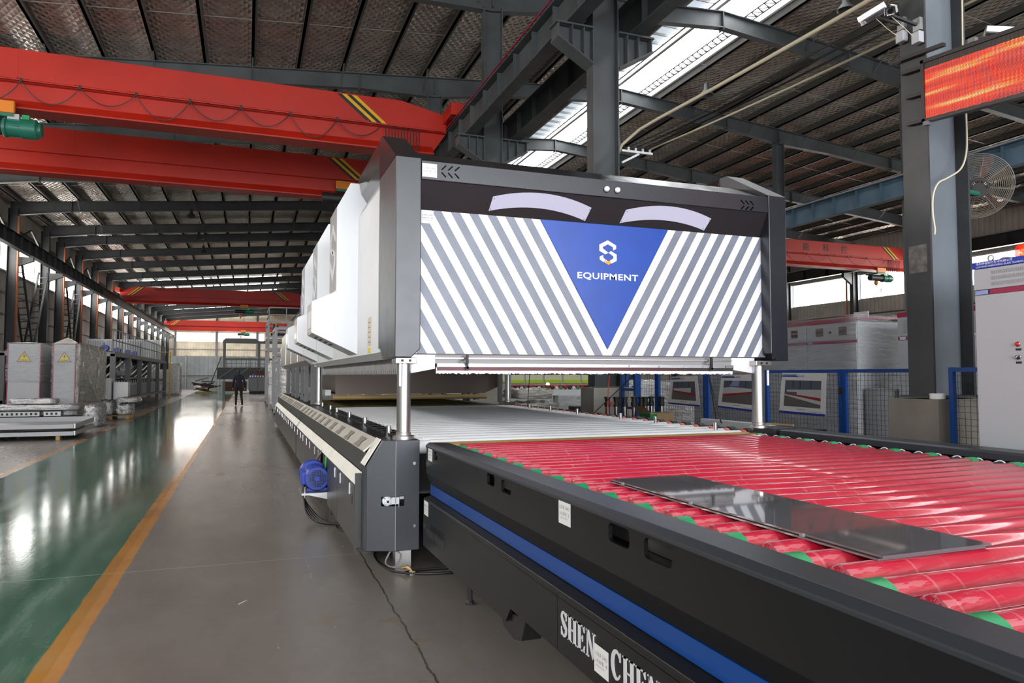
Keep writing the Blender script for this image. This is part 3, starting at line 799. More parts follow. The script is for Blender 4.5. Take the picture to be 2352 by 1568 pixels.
# the tinted glass panes lying on the rollers
gt = NT('grey tinted glass'); gt.b.inputs['Base Color'].default_value = (.15, .145, .155, 1); gt.b.inputs['IOR'].default_value = 1.7; gt.b.inputs['Roughness'].default_value = .04
gt.b.inputs['Specular IOR Level'].default_value = .9; gt.b.inputs['Alpha'].default_value = .9; M['glass'] = gt.m
g = thing('glass_sheet', 'lower of two grey tinted glass sheets lying on the red rollers', 'glass sheet', (1.9, 2.3, .9305))
MB().box(1.672, 1.545, .9305, 2.10, 3.125, .9365).build('pane', M['glass'], g)
g = thing('glass_sheet', 'upper of two grey tinted glass sheets lying on the red rollers', 'glass sheet', (1.9, 2.3, .9395))
MB().box(1.68, 1.535, .9395, 2.112, 3.118, .9455).build('pane', M['glass'], g)
for (x, y) in ((1.676, 3.0), (1.676, 2.45), (1.676, 1.84), (2.11, 1.75), (2.11, 2.9)):
    MB().box(x - .006, y - .007, .9372, x + .006, y + .007, .9466).build('edge_clip', M['cable_grey'], g)
MB().box(1.7, 1.56, .9366, 2.09, 3.1, .9394).build('interleaf', M['rubber'], g)
# ------------------------------------------------------------------ furnace bed: consoles, rollers, lift pillars
fb = thing('furnace_bed', 'long glass tempering furnace bed with white rollers and anthracite side consoles', 'furnace', (2.86, 9, 0))
def corner_housing(mirror):
    f = (lambda x: 5.77 - x) if mirror else (lambda x: x)
    mb = MB().prism([(f(.85), 5.375), (f(1.055), 5.30), (f(1.222), 5.30), (f(1.222), 5.14), (f(1.232), 5.14), (f(1.232), 5.6), (f(.85), 5.6)] if False else [(f(.85), 5.375), (f(1.055), 5.30), (f(1.235), 5.30), (f(1.235), 5.6), (f(.85), 5.6)], 'z', .155, .968)
    n = Vector((-.19, 0, .115)) if not mirror else Vector((.19, 0, .115))
    return bisected(mb, (f(.85), 5.4, .775), n)
bl = corner_housing(False).build('corner_housing', M['slate'], fb, bevel=.004)
cut(bl, MB().box(.955, 5.2, .485, 1.12, 5.46, .555))
MB().bar((1.0547, 5.2985, .16), (1.0547, 5.2985, .965), .0035).build('corner_seam', M['cab_shade'], bl)
bl2 = corner_housing(True).build('corner_housing', M['slate'], fb, bevel=.004)
# metal strip with sticker on the slanted shoulder
MB().add([(.962, 5.40, .971), (.962, 5.58, .971), (.84, 5.58, .779), (.84, 5.40, .779), (.957, 5.40, .974), (.957, 5.58, .974), (.836, 5.58, .783), (.836, 5.40, .783)],
         [(0, 1, 2, 3), (4, 7, 6, 5), (0, 4, 5, 1), (1, 5, 6, 2), (2, 6, 7, 3), (3, 7, 4, 0)]).build('shoulder_strip', M['sheet'], bl)
sticker(bl, (.8905, 5.555, .868), (0, -1, 0), (.535, 0, .845), .09, .085, [('土耳其 2442', .1, .55, .75, .16), ('炉体护罩', .1, .3, .6, .16)])
# position sensor in the cut-out
se = MB().lathe([(.036, -.03), (.036, 0), (.026, .004), (.026, .018), (.018, .02), (.018, .026), (.008, .026), (.008, .02)], (.998, 5.325, .522), 'y', 20)
for i in range(len(se.v)): x, y, z = se.v[i]; se.v[i] = (x, 5.325 - (y - 5.325), z)
so = se.build('position_sensor', M['white_soft'], bl, smooth='auto')
for a in (45, 135, 225, 315): MB().cyl((.998 + .031 * math.cos(R(a)), 5.33, .522 + .031 * math.sin(R(a))), (.998 + .031 * math.cos(R(a)), 5.3, .522 + .031 * math.sin(R(a))), .006, 6).build('screw', M['chrome'], so)
MB().cyl((.998, 5.3, .522), (.998, 5.295, .522), .009, 10).build('lens', M['lens'], so)
MB().box(1.02, 5.315, .498, 1.085, 5.345, .548).build('bracket', M['white_soft'], bl)
MB().box(1.085, 5.30, .535, 1.117, 5.303, .558).build('tab', M['galv'], bl)
for z in (.797, .335): MB().lathe([(.013, 0), (.013, .004), (.007, .006), (.007, .016)], (1.192, 5.284, z), 'y', 10).build('screw', M['chrome'], bl)
MB().box(1.08, 5.42, 0, 1.2, 5.52, .16).build('leg', M['mirror'], fb)
# lift pillars
def pillar(x, y, r, z0, z1):
    o = MB().cyl((x, y, z0), (x, y, z1), r, 28).build('lift_pillar', M['silver'], fb, smooth='auto')
    c = MB().lathe([(r * 1.55, 0), (r * 1.55, .022), (r * 1.08, .03), (r * 1.08, .045), (r, .05)], (x, y, z0), 'z', 24).build('base_collar', M['mirror'], o, smooth='auto')
    MB().box(x - r * 1.5, y - r * 1.5, z1 - .045, x + r * 1.5, y + r * 1.5, z1).build('top_clamp', M['mirror'], o, bevel=.004)
    for dx in (-.03, .03): MB().cyl((x + dx, y - r * 1.5, z1 - .022), (x + dx, y - r * 1.5 - .006, z1 - .022), .011, 8).build('clamp_bolt', M['rubber'], o)
    return o
p = pillar(1.142, 5.45, .0535, .968, 1.587)
MB().box(1.09, 5.375, 1.37, 1.108, 5.385, 1.545).build('limit_strip', M['galv'], p)
p = pillar(4.48, 5.45, .0575, .968, 1.587)
MB().box(4.545, 5.40, 1.36, 4.565, 5.41, 1.5).build('limit_strip', M['white'], p)
pillar(1.16, 12.45, .055, .968, 1.72)
pillar(4.56, 12.45, .055, .968, 1.72)
# consoles on the aisle side
def hourglass(parent, y, w):
    ax = Vector((-.105, 0, -.095)).normalized(); o = Vector((.953, y, .953)); n = Vector((-.095, 0, .105)).normalized()
    pts = []
    for (u, v) in ((0, .12), (.25, .16), (.5, .28), (.75, .16), (1, .12)): pts.append((u, v))
    L = [(u, v) for u, v in pts] + [(u, 1 - v) for u, v in reversed(pts)]
    vs = [o + ax * (.02 + .1 * u) + Vector((0, w * v, 0)) + n * .003 for u, v in L]; vs2 = [v + n * .0012 for v in vs]
    k = len(vs); MB().add(vs + vs2, [tuple(range(k)), tuple(range(k, 2 * k))] + [(i, (i + 1) % k, k + (i + 1) % k, k + i) for i in range(k)]).build('vent_patch', M['vent'], parent)
M['vent'] = mat('fine perforated steel', (.32, .3, .27), .5, metal=.6, bump=(500, .5), vary=(90, .4))
SEAMS = [5.61, 7.57, 9.95, 12.3, 12.5, 14.9, 17.3, 19.7, 21.4]
for a, b in zip(SEAMS[:-1], SEAMS[1:]):
    if b - a < .5: continue
    a1, b1 = a + .004, b - .004
    s = MB().prism([(.965, .963), (.862, .868), (.868, .858), (.98, .955)], 'y', a1, b1).build('sloped_panel', M['sheet'], fb)
    n = 3 if b < 8 else (4 if b < 13 else 5)
    for k in range(n): hourglass(s, a1 + .25 + (b1 - a1 - .62) * k / (n - 1), .34)
    MB().box(.866, a1, .705, .88, b1, .862).build('front_panel', M['console'], fb)
    MB().prism([(.86, .7), (.802, .612), (.81, .604), (.875, .69)], 'y', a1, b1).build('lower_sloped_panel', M['sheet'], fb)
for a, b in ((5.61, 6.72), (6.72, 7.57), (8.35, 8.72), (8.72, 9.95), (9.95, 11.1), (11.1, 12.3), (12.5, 13.7), (13.7, 14.9), (14.9, 16.1), (16.1, 17.3), (17.3, 18.5), (18.5, 19.7), (19.7, 21.4)):
    d = MB().box(.8, a + .004, .135, .815, b - .004, .606).build('lower_door', M['console'], fb, bevel=.003)
    for y in ((a + .3, b - .2) if b - a > 1 else (a + .2,)):
        MB().box(.794, y - .018, .5, .8, y + .018, .59).build('latch', M['chrome'], d)
    if a < 5.7: MB().prism(rrect(5.75, .49, .03, .1, .014), 'x', .7985, .8005).build('hand_hole', M['lens'], d)
MB().box(.801, 5.602, .135, .85, 5.612, .7).build('end_strip', M['console'], fb)
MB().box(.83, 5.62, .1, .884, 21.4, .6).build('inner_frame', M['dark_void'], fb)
MB().box(.965, 5.6, .90, 1.2, 12.3, .952).build('console_top', M['black'], fb)
MB().box(.965, 12.5, .90, 1.2, 21.4, .952).build('console_top', M['black'], fb)
MB().box(.885, 5.6, .15, .96, 21.4, .86).build('console_core', M['black_in'], fb)
MB().prism([(.96, .97), (.86, .87), (.8, .6), (.8, 0), (1.2, 0), (1.2, .97)], 'y', 21.4, 21.45).build('end_cheek', M['cab'], fb)
for y in (6.3, 8.0, 9.8, 12.2, 14.5, 17, 20): MB().box(.9, y - .05, 0, 1.0, y + .05, .16).build('leg', M['rackgrey'], fb)
# rear-side beam, white rollers and their ends
MB().box(4.66, 5.6, .3, 4.8, 21.4, .80).build('far_side_beam', M['rackgrey'], fb)
MB().box(1.2, 5.6, .3, 1.24, 21.4, .8).build('near_side_beam', M['black_in'], fb)
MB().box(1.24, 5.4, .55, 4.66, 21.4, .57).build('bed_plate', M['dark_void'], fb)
WP = .258; w0 = None
for k in range(25):
    y = 5.72 + WP * k
    if w0 is None:
        y00 = y
        w0 = MB().lathe([(.05, 1.235), (.055, 1.24), (.055, 1.42), (.06, 1.425), (.06, 4.3), (.055, 4.305), (.055, 4.47), (.05, 4.475)], (0, y, .872), 'x', 24).build('white_roller', M['white_roll'], fb, smooth='auto')
        a0 = MB().lathe([(.045, 4.475), (.06, 4.476), (.06, 4.53), (.045, 4.531)], (0, y, .872), 'x', 18).build('end_sleeve', M['orange'], w0, smooth='auto')
        c0 = MB().lathe([(.05, 4.533), (.07, 4.535), (.07, 4.6), (.04, 4.602)], (0, y, .872), 'x', 18).build('end_ring', M['rubber'], w0, smooth='auto')
        d0 = MB().box(1.12, y - .1, .86, 1.236, y + .07, .975).build('bearing_block', M['black'], w0)
    else:
        w = instance(w0, 'white_roller', fb, (0, y, 0), (0, y00, 0))
        for src, nm in ((a0, 'end_sleeve'), (c0, 'end_ring'), (d0, 'bearing_block')):
            c = src.copy(); COL.objects.link(c); c.name = nm; c.parent = w
for y in (5.42, 5.53): MB().lathe([(.045, 1.4), (.05, 1.405), (.05, 4.42), (.045, 4.425)], (0, y, .875), 'x', 18).build('fabric_roller', M['gold'], fb, smooth='auto')
for (x, ylist, h) in ((1.13, (5.99, 7.27, 8.41, 9.62, 10.36, 11.5), .1), (4.24, (5.78, 6.85, 7.63, 8.83, 9.74, 10.57), .07)):
    for y in ylist: MB().cyl((x, y, .93), (x, y, .93 + h), .021, 12).build('locating_pin', M['chrome'], fb, smooth='auto')
# heating zone behind the white rollers
for k in range(34):
    y = 12.35 + k * .12
    if k == 0:
        q0 = MB().lathe([(.03, 1.3), (.03, 4.5)], (0, y, .88), 'x', 8)
        q0 = q0.build('mesh_roller', M['gold_dark'] if 'gold_dark' in M else mat('dark woven heat mesh', (.12, .09, .04), .6, bump=(40, .8), vary=(30, .6)), fb); yq = y
    else: instance(q0, 'mesh_roller', fb, (0, y, 0), (0, yq, 0))
MB().lathe([(.035, 1.45), (.043, 1.46), (.043, 4.3), (.035, 4.31)], (0, 12.95, 1.06), 'x', 16).build('fabric_tube', M['gold'], fb, smooth='auto')
MB().prism([(1.5, 1.12), (4.3, 1.12), (4.6, 1.25), (4.6, 1.64), (1.5, 1.64)], 'y', 13.05, 21).build('heater_case', mat('browned stove steel', (.12, .095, .08), .4, metal=.6), fb)
MB().prism([(13.0, 1.1), (13.0, 1.2), (20.8, 1.2), (20.8, 1.1)], 'x', 1.32, 1.42).build('heater_rail', M['galv'], fb)
for (y, w) in ((12.85, .05), (14.3, .16), (15.2, .12), (16.9, .2), (18.3, .12), (20.3, .5)):
    for x in (1.1, 4.55):
        o = MB().box(x - .04, y, .95, x + .04, y + w, 1.645).build('upright', M['rackgrey'], fb)
        if w > .1 and x < 2:
            for z in (1.08, 1.55): MB().cyl((x - .04, y + w / 2, z), (x - .052, y + w / 2, z), .018, 8).build('bolt', M['rubber'], o)
# ------------------------------------------------------------------ furnace hood with the striped front
hd = thing('furnace_hood', 'raised white furnace hood with grey striped front and blue triangle', 'furnace hood', (2.88, 5.3, 1.6))
CXH = 2.8725
mirror = lambda poly: [(2 * CXH - x, z) for x, z in poly]
lc = [(1.04, 1.588), (1.165, 1.588), (1.235, 1.655), (1.235, 3.117), (1.04, 3.117)]
for poly in (lc, mirror(lc)):
    mb = MB().prism(poly, 'y', 5.30, 5.97)
    mb = bisected(mb, (0, 5.97, 1.70), Vector((0, .6, -.8)))
    MBc = mb.build('frame_column', M['frame'], hd, bevel=.006)
for s in (0, 1):
    x0, x1 = (1.055, 1.2) if s == 0 else (4.54, 4.69)
    MB().box(x0, 5.97, 1.68, x1, 6.1, 3.2).build('column_return', M['console'], hd)
beam = MB().box(1.238, 5.305, 2.955, 4.507, 5.6, 3.102).build('frame_beam', M['frame'], hd, bevel=.004)
def slot(x, z, dx, dz):
    l = math.hypot(dx, dz); ux, uz = dx / l * .0, dz
    n = (-dz / l * .006, dx / l * .006)
    return [(x + n[0], z + n[1]), (x + dx + n[0], z + dz + n[1]), (x + dx - n[0], z + dz - n[1]), (x - n[0], z - n[1])]
cm = MB()
for k in range(3):
    for (x, z, dx, dz) in ((1.394 + .053 * k, 3.042, .038, .036), (1.394 + .053 * k, 3.022, .036, -.036), (4.239 + .052 * k, 3.014, -.038, .036), (4.239 + .052 * k, 2.998, -.038, -.036)):
        cm.prism(slot(x, z, dx, dz), 'y', 5.28, 5.34)
cut(beam, cm)
MB().box(1.3, 5.336, 2.97, 4.45, 5.345, 3.09).build('slot_backing', M['lens'], beam)
# black sloping band behind the frame beam
MB().prism([(5.32, 2.957), (5.425, 2.742), (5.45, 2.742), (5.345, 2.957)], 'x', 1.2, 4.54).build('sloping_fascia', M['black_in'], hd)
pn = MB().box(1.2, 5.422, 1.622, 4.545, 5.45, 2.745).build('front_panel', M['white'], hd)
# painted diagonal stripes, clipped to the panel
VX, VZ, TZ, BZ, SL, HP = 2.886, 1.674, 2.745, 1.622, .5836, .0765
def clip(poly, axis, lim, keep_less):
    out = []
    for i in range(len(poly)):
        a, b = poly[i], poly[(i + 1) % len(poly)]
        ia = (a[axis] <= lim) == keep_less; ib = (b[axis] <= lim) == keep_less
        if ia: out.append(a)
        if ia != ib:
            t = (lim - a[axis]) / (b[axis] - a[axis]); out.append((a[0] + (b[0] - a[0]) * t, a[1] + (b[1] - a[1]) * t))
    return out
for side in (-1, 1):
    for k in range(0, 24):
        u0 = .620 + .0765 + HP * 2 * k; u1 = u0 + HP      # distance from the middle line along the top edge
        z0, z1 = BZ + .0005, TZ
        poly = [(VX + side * (u - SL * (TZ - z)), z) for u, z in ((u0, z1), (u1, z1), (u1, z0), (u0, z0))]
        poly = clip(poly, 0, 4.54, True); poly = clip(poly, 0, 1.205, False) if poly else poly
        if side < 0: poly = clip(poly, 0, VX - .018, True) if poly else poly
        else: poly = clip(poly, 0, VX + .018, False) if poly else poly
        if len(poly) >= 3: MB().prism(poly, 'y', 5.4205, 5.4222).build('stripe', M['stripe'], pn)
vp = MB().prism([(VX - .618, TZ), (VX, VZ), (VX + .612, TZ)], 'y', 5.408, 5.4215).build('blue_triangle', M['blue'], hd, bevel=.003)
# emblem: folded hexagon letter with clasped hands, and the word below
L1 = [(2.889, 2.609), (2.970, 2.569), (2.970, 2.54), (2.942, 2.524), (2.940, 2.552), (2.891, 2.575), (2.841, 2.549), (2.841, 2.537), (2.894, 2.502), (2.868, 2.486), (2.8095, 2.514), (2.8095, 2.568)]
L2 = [(2.920, 2.518), (2.975, 2.490), (2.975, 2.436), (2.925, 2.411), (2.918, 2.440), (2.9435, 2.455), (2.9435, 2.474), (2.897, 2.501)]
L3 = [(2.813, 2.465), (2.845, 2.480), (2.847, 2.455), (2.868, 2.442), (2.852, 2.418), (2.813, 2.438)]
for P in (L1, L2, L3): MB().prism(P, 'y', 5.4045, 5.4085).build('emblem_piece', M['ink_white'], vp)
M['orange_print'] = mat('orange print', (.9, .33, .01), .5)
MB().prism([(2.873, 2.440), (2.897, 2.428), (2.916, 2.437), (2.922, 2.414), (2.898, 2.397), (2.858, 2.416)], 'y', 5.4045, 5.4085).build('emblem_hand', M['orange_print'], vp)
MB().prism([(2.872, 2.436), (2.880, 2.440), (2.866, 2.414), (2.859, 2.418)], 'y', 5.403, 5.4046).build('emblem_cuff', M['ink_white'], vp)
MB().prism([(2.912, 2.437), (2.917, 2.439), (2.923, 2.415), (2.917, 2.411)], 'y', 5.403, 5.4046).build('emblem_cuff', M['ink_white'], vp)
place_text('EQUIPMENT', M['ink_white'], vp, (2.602, 5.4075, 2.259), (1, 0, 0), UP, .583, .065, 'lettering', .002, .022, 1.08)
# eyebrow plates on the sloping fascia
def on_fascia(x, z, lift=.004): t = (2.957 - z) / (2.957 - 2.742); return (x, 5.32 + .105 * t - lift, z)
def brow(pts_top, pts_bot):
    def curve(p0, p1, p2, n=14):
        out = []
        for k in range(n + 1):   # parabola through three points
            x = p0[0] + (p2[0] - p0[0]) * k / n
            l0 = (x - p1[0]) * (x - p2[0]) / ((p0[0] - p1[0]) * (p0[0] - p2[0])); l1 = (x - p0[0]) * (x - p2[0]) / ((p1[0] - p0[0]) * (p1[0] - p2[0])); l2 = (x - p0[0]) * (x - p1[0]) / ((p2[0] - p0[0]) * (p2[0] - p1[0]))
            out.append((x, p0[1] * l0 + p1[1] * l1 + p2[1] * l2))
        return out
    o2 = curve(*pts_top) + curve(*pts_bot)[::-1]; k = len(o2)
    a = [on_fascia(x, z, .001) for x, z in o2]; b = [on_fascia(x, z, .008) for x, z in o2]
    o = MB().add(a + b, [tuple(range(k)), tuple(range(k, 2 * k))] + [(i, (i + 1) % k, k + (i + 1) % k, k + i) for i in range(k)]).build('eyebrow_plate', M['brow'], hd)
    for (x, z) in (pts_top[0], pts_top[2], pts_bot[0], pts_bot[2]):
        cx = x + (.014 if x < (pts_top[0][0] + pts_top[2][0]) / 2 else -.014); cz = z + (-.014 if (x, z) in pts_top else .014)
        p = Vector(on_fascia(cx, cz, .008)); MB().cyl(p, p + Vector((0, -.0025, -.001)), .0035, 6).build('screw', M['rubber'], o)
brow([(1.832, 2.882), (2.2, 2.938), (2.712, 2.865)], [(1.812, 2.775), (2.18, 2.826), (2.676, 2.76)])
brow([(3.041, 2.874), (3.42, 2.932), (3.915, 2.866)], [(3.007, 2.766), (3.39, 2.818), (3.872, 2.764)])
for x in (2.823, 2.925):
    o = MB().lathe([(.022, 0), (.024, -.012), (.02, -.028), (.011, -.036), (.002, -.038)], (x, 5.304, 3.02), 'y', 18).build('lamp_dome', M['lamp_white'], hd, smooth='auto')
    MB().lathe([(.029, 0), (.027, -.008), (.02, -.009)], (x + .002, 5.3045, 3.019), 'y', 18).build('lamp_rim', M['rubber'], o)
# roof, side fairings
MB().prism([(5.33, 3.10), (5.66, 3.26), (12.4, 3.26), (12.4, 3.1)], 'x', 1.235, 4.51).build('roof_skin', mat('glossy black roof film', (.012, .011, .012), .2, bump=(3, .25)), hd)
for f in (lambda p: p, mirror):
    x0, x1 = (1.04, 1.235) if f(lc) is lc else (2 * CXH - 1.235, 2 * CXH - 1.04)
    MB().prism([(5.305, 3.118), (5.91, 3.458), (6.02, 3.46), (6.02, 3.118)], 'x', x0, x1).build('rising_cap', mat('black glossy cap film', (.014, .014, .016), .22, bump=(4, .3)) if x0 < 2 else M['slate'], hd)
    ff = f([(1.045, 3.46), (1.235, 3.46), (1.3, 3.2), (1.14, 3.2), (1.075, 3.30)])
    MB().prism(ff, 'y', 6.02, 7.34).build('side_fairing', mat('dark fairing film', (.03, .018, .018), .13, spec=.8), hd, bevel=.01)
    MB().prism(f([(1.05, 1.645), (1.05, 3.05), (1.08, 3.05), (1.08, 1.645)]), 'y', 6.09, 12.4).build('side_wall', M['white_soft'], hd)
    MB().prism(f([(1.05, 3.05), (1.14, 3.22), (1.3, 3.23), (1.3, 3.2), (1.17, 3.19), (1.08, 3.04)]), 'y', 6.02, 12.4).build('roof_chamfer', M['cab'], hd)
    MB().prism(f([(1.05, 1.647), (1.13, 1.59), (1.15, 1.6), (1.08, 1.66)]), 'y', 5.95, 12.4).build('skirt', M['white_soft'], hd)
    # riveted comb plate with scalloped lower edge
    pts = [(5.65, 1.6), (12.3, 1.6)]; n = 70; sc = []
    for k in range(n):
        y = 12.3 - (12.3 - 5.65) * k / n; w = (12.3 - 5.65) / n
        sc += [(y, 1.462), (y - w * .3, 1.462), (y - w * .5, 1.51), (y - w * .72, 1.462)]
    xx = f([(1.2, 0)])[0][0]
    MB().prism(pts + sc, 'x', xx, xx + .012).build('comb_plate', M['galv'], hd)
    if xx < 2:
        for k in range(40): MB().cyl((xx, 5.75 + k * .165, 1.555), (xx - .004, 5.75 + k * .165, 1.555), .007, 6).build('rivet', M['chrome'], hd)
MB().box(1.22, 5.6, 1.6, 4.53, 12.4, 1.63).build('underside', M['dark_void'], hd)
MB().box(1.08, 12.3, 1.6, 4.67, 12.4, 3.2).build('rear_wall', M['white_soft'], hd)
for y in (8.0, 9.9, 11.4): MB().box(1.0475, y, 1.65, 1.0505, y + .012, 3.05).build('wall_seam', M['galv'], hd)
MB().box(1.0472, 6.62, 1.72, 1.0502, 6.42, 1.98).build('data_sheet', mat('cream notice sheet', (.68, .6, .48), .6), hd)
MB().box(1.0471, 6.6, 1.655, 1.0503, 6.44, 1.705).build('warning_tag', mat('yellow warning tag', (.75, .6, .08), .6), hd)
for k in range(5): MB().box(1.0465, 6.59, 1.93 - .045 * k, 1.0473, 6.47, 1.938 - .045 * k).build('notice_line', M['ink'], hd)
# blue stripe on the chamfer
MB().add([(1.05, 7.2, 3.055), (1.05, 7.14, 3.055), (1.142, 7.28, 3.226), (1.142, 7.22, 3.226)], [(0, 1, 3, 2)]).build('blue_mark', M['blue_band'], hd)
# fan housings sticking out over the aisle
prof = [(1.06, 1.661), (.607, 1.874), (.607, 2.19), (.836, 2.297), (.836, 3.151), (.971, 3.408), (1.35, 3.412), (1.35, 3.23), (1.06, 3.05)]
def s_emblem(parent, x, y0, y1, z0, z1):
    """outlined folded letter on the grey end plate"""
    f = lambda u, v: (y0 + (y1 - y0) * u, z0 + (z1 - z0) * v)
    for P in ([(.95, .70), (.5, .9), (.06, .70), (.06, .56), (.5, .44), (.6, .5), (.22, .6), (.22, .66), (.5, .78), (.78, .66), (.95, .60)],
              [(.05, .30), (.5, .08), (.95, .30), (.95, .46), (.5, .56), (.4, .5), (.78, .42), (.78, .35), (.5, .22), (.22, .36), (.05, .42)]):
        MB().prism([f(u, v) for u, v in P], 'x', x - .003, x).build('emblem', M['white'], parent)
for k in range(3):
    y = 7.3 + 2.1 * k
    fh = MB().prism(prof, 'y', y, y + .56).build('fan_housing', M['white'], hd, bevel=.004)
    sp = MB().box(.83, y + .006, 2.32, .837, y + .555, 3.146).build('grey_end_plate', mat('grey emblem plate', (.3, .28, .27), .4) if k == 0 else M['cab_shade'], fh)
    s_emblem(sp, .8305, y + .54, y + .03, 2.36, 3.1)
    lp = MB().box(.602, y + .006, 1.885, .608, y + .55, 2.18).build('access_plate', M['mirror'], fh)
    MB().box(.5995, y + .12, 1.93, .6025, y + .46, 2.1).build('name_plate', M['white'], lp)
    for j in range(4):
        x = .66 + .05 * j; z = 1.874 - (x - .607) * (.213 / .453)
        MB().box(x, y + .2, z - .012, x + .03, y + .42, z + .003).build('vent_slot', M['rubber'], fh)
    MB().box(.8355, y - .0012, 1.775, .8385, y + .0005, 3.15).build('seam', M['galv'], fh)
    for z in (1.73, 2.1, 2.9): MB().cyl((1.036, y - .004, z), (1.036, y + .002, z), .005, 6).build('screw', M['chrome'], fh)
# curtain and brush under the front
MB().box(1.39, 5.47, 1.545, 4.19, 5.5, 1.625).build('curtain_channel', mat('grey channel paint', (.3, .285, .285), .45), hd)
MB().box(1.39, 5.45, 1.583, 4.19, 5.47, 1.592).build('channel_lip', M['silver'], hd)
MB().prism([(5.43, 1.545), (5.43, 1.52), (5.44, 1.49), (5.47, 1.49), (5.47, 1.545)], 'x', 1.40, 4.19).build('curtain_rail', M['silver'], hd)
MB().box(1.395, 5.445, 1.485, 4.185, 5.465, 1.515).build('rail_web', M['galv'], hd)
bru = MB()
for k in range(230):
    x = 1.395 + k * .01214; h = random.uniform(.016, .026); bru.box(x, 5.44, 1.487 - h, x + .0122, 5.465, 1.49)
tag(bru.build('brush_strip', M['white'], hd), kind='stuff')
for (x0, x1, s) in ((1.2, 1.39, 1), (4.19, 4.45, -1)):
    MB().box(x0, 5.46, 1.525, x1, 5.8, 1.615).build('end_block', M['white'], hd)
    MB().prism([(x0, 1.47 if s > 0 else 1.505), (x1, 1.505 if s > 0 else 1.47), (x1, 1.525), (x0, 1.525)], 'y', 5.46, 5.8).build('end_wedge', M['white_soft'], hd)
for x in (1.64, 3.94):
    MB().box(x - .009, 5.405, 1.505, x + .009, 5.425, 1.615).build('hook_bar', M['rubber'], hd)
    MB().lathe([(.016, 0), (.016, .02)], (x, 5.405, 1.507), 'y', 10).build('hook_roller', M['rubber'], hd)
    MB().tube([(x - .03 + .02 * math.sin(a * 2), 5.44 + .02 * math.cos(a), 1.6 - a * .015) for a in [q * .5 for q in range(11)]], .006, 6).build('wire_knot', M['galv'], hd)
for x in (1.53, 1.75, 2.0, 2.3, 2.6, 2.85, 3.1, 3.4, 3.65, 3.85, 4.1): MB().cyl((x, 5.43, 1.533), (x, 5.424, 1.533), .008, 8).build('rail_screw', M['chrome'], hd)
# paper labels on the front
sticker(hd, (1.242, 5.3045, 2.975), (1, 0, 0), UP, .116, .104, [('土耳其', .06, .6, .42, .14), ('2442', .58, .6, .36, .12), ('炉体护罩', .06, .36, .55, .14), ('19', .78, .37, .18, .12), ('Furnace shield', .2, .24, .55, .06)])
sticker(hd, (1.262, 5.4195, 2.64), (1, 0, 0), UP, .1, .1, [('土耳其', .06, .6, .42, .14), ('2442', .58, .6, .36, .12), ('炉体护罩', .06, .36, .55, .14), ('20', .76, .37, .2, .12), ('Furnace shield', .2, .24, .55, .06)])

# ---- second hood farther down, with the same fan housings out of sight
h2 = thing('furnace_hood', 'farther steel clad furnace hood behind the white fan housings', 'furnace hood', (2.88, 14, 1.7))
MB().prism([(1.05, 1.74), (1.05, 2.62), (1.3, 3.0), (4.4, 3.0), (4.7, 2.62), (4.7, 1.74)], 'y', 13.9, 23.5).build('shell', mat('warm grey sheet steel', (.5, .47, .42), .35, metal=.6, vary=(1.5, .1)), h2)
MB().prism([(1.05, 1.74), (1.16, 1.65), (4.6, 1.65), (4.7, 1.74)], 'y', 13.9, 23.5).build('skirt', M['galv'], h2)
for y in (16.2, 18.6, 21.0): MB().box(1.046, y, 1.75, 1.051, y + .02, 2.62).build('seam', M['chrome'], h2)
MB().box(1.04, 15.4, 1.9, 1.05, 15.9, 2.2).build('control_plate', M['cab'], h2)
for y in (15.5, 15.72): MB().lathe([(.035, 0), (.035, -.02), (.02, -.03)], (1.04, y, 2.08), 'x', 10).build('switch_knob', M['rubber'], h2)
MB().box(1.2, 17.2, 2.95, 1.45, 17.7, 3.35).build('blue_box', M['motor'], h2)
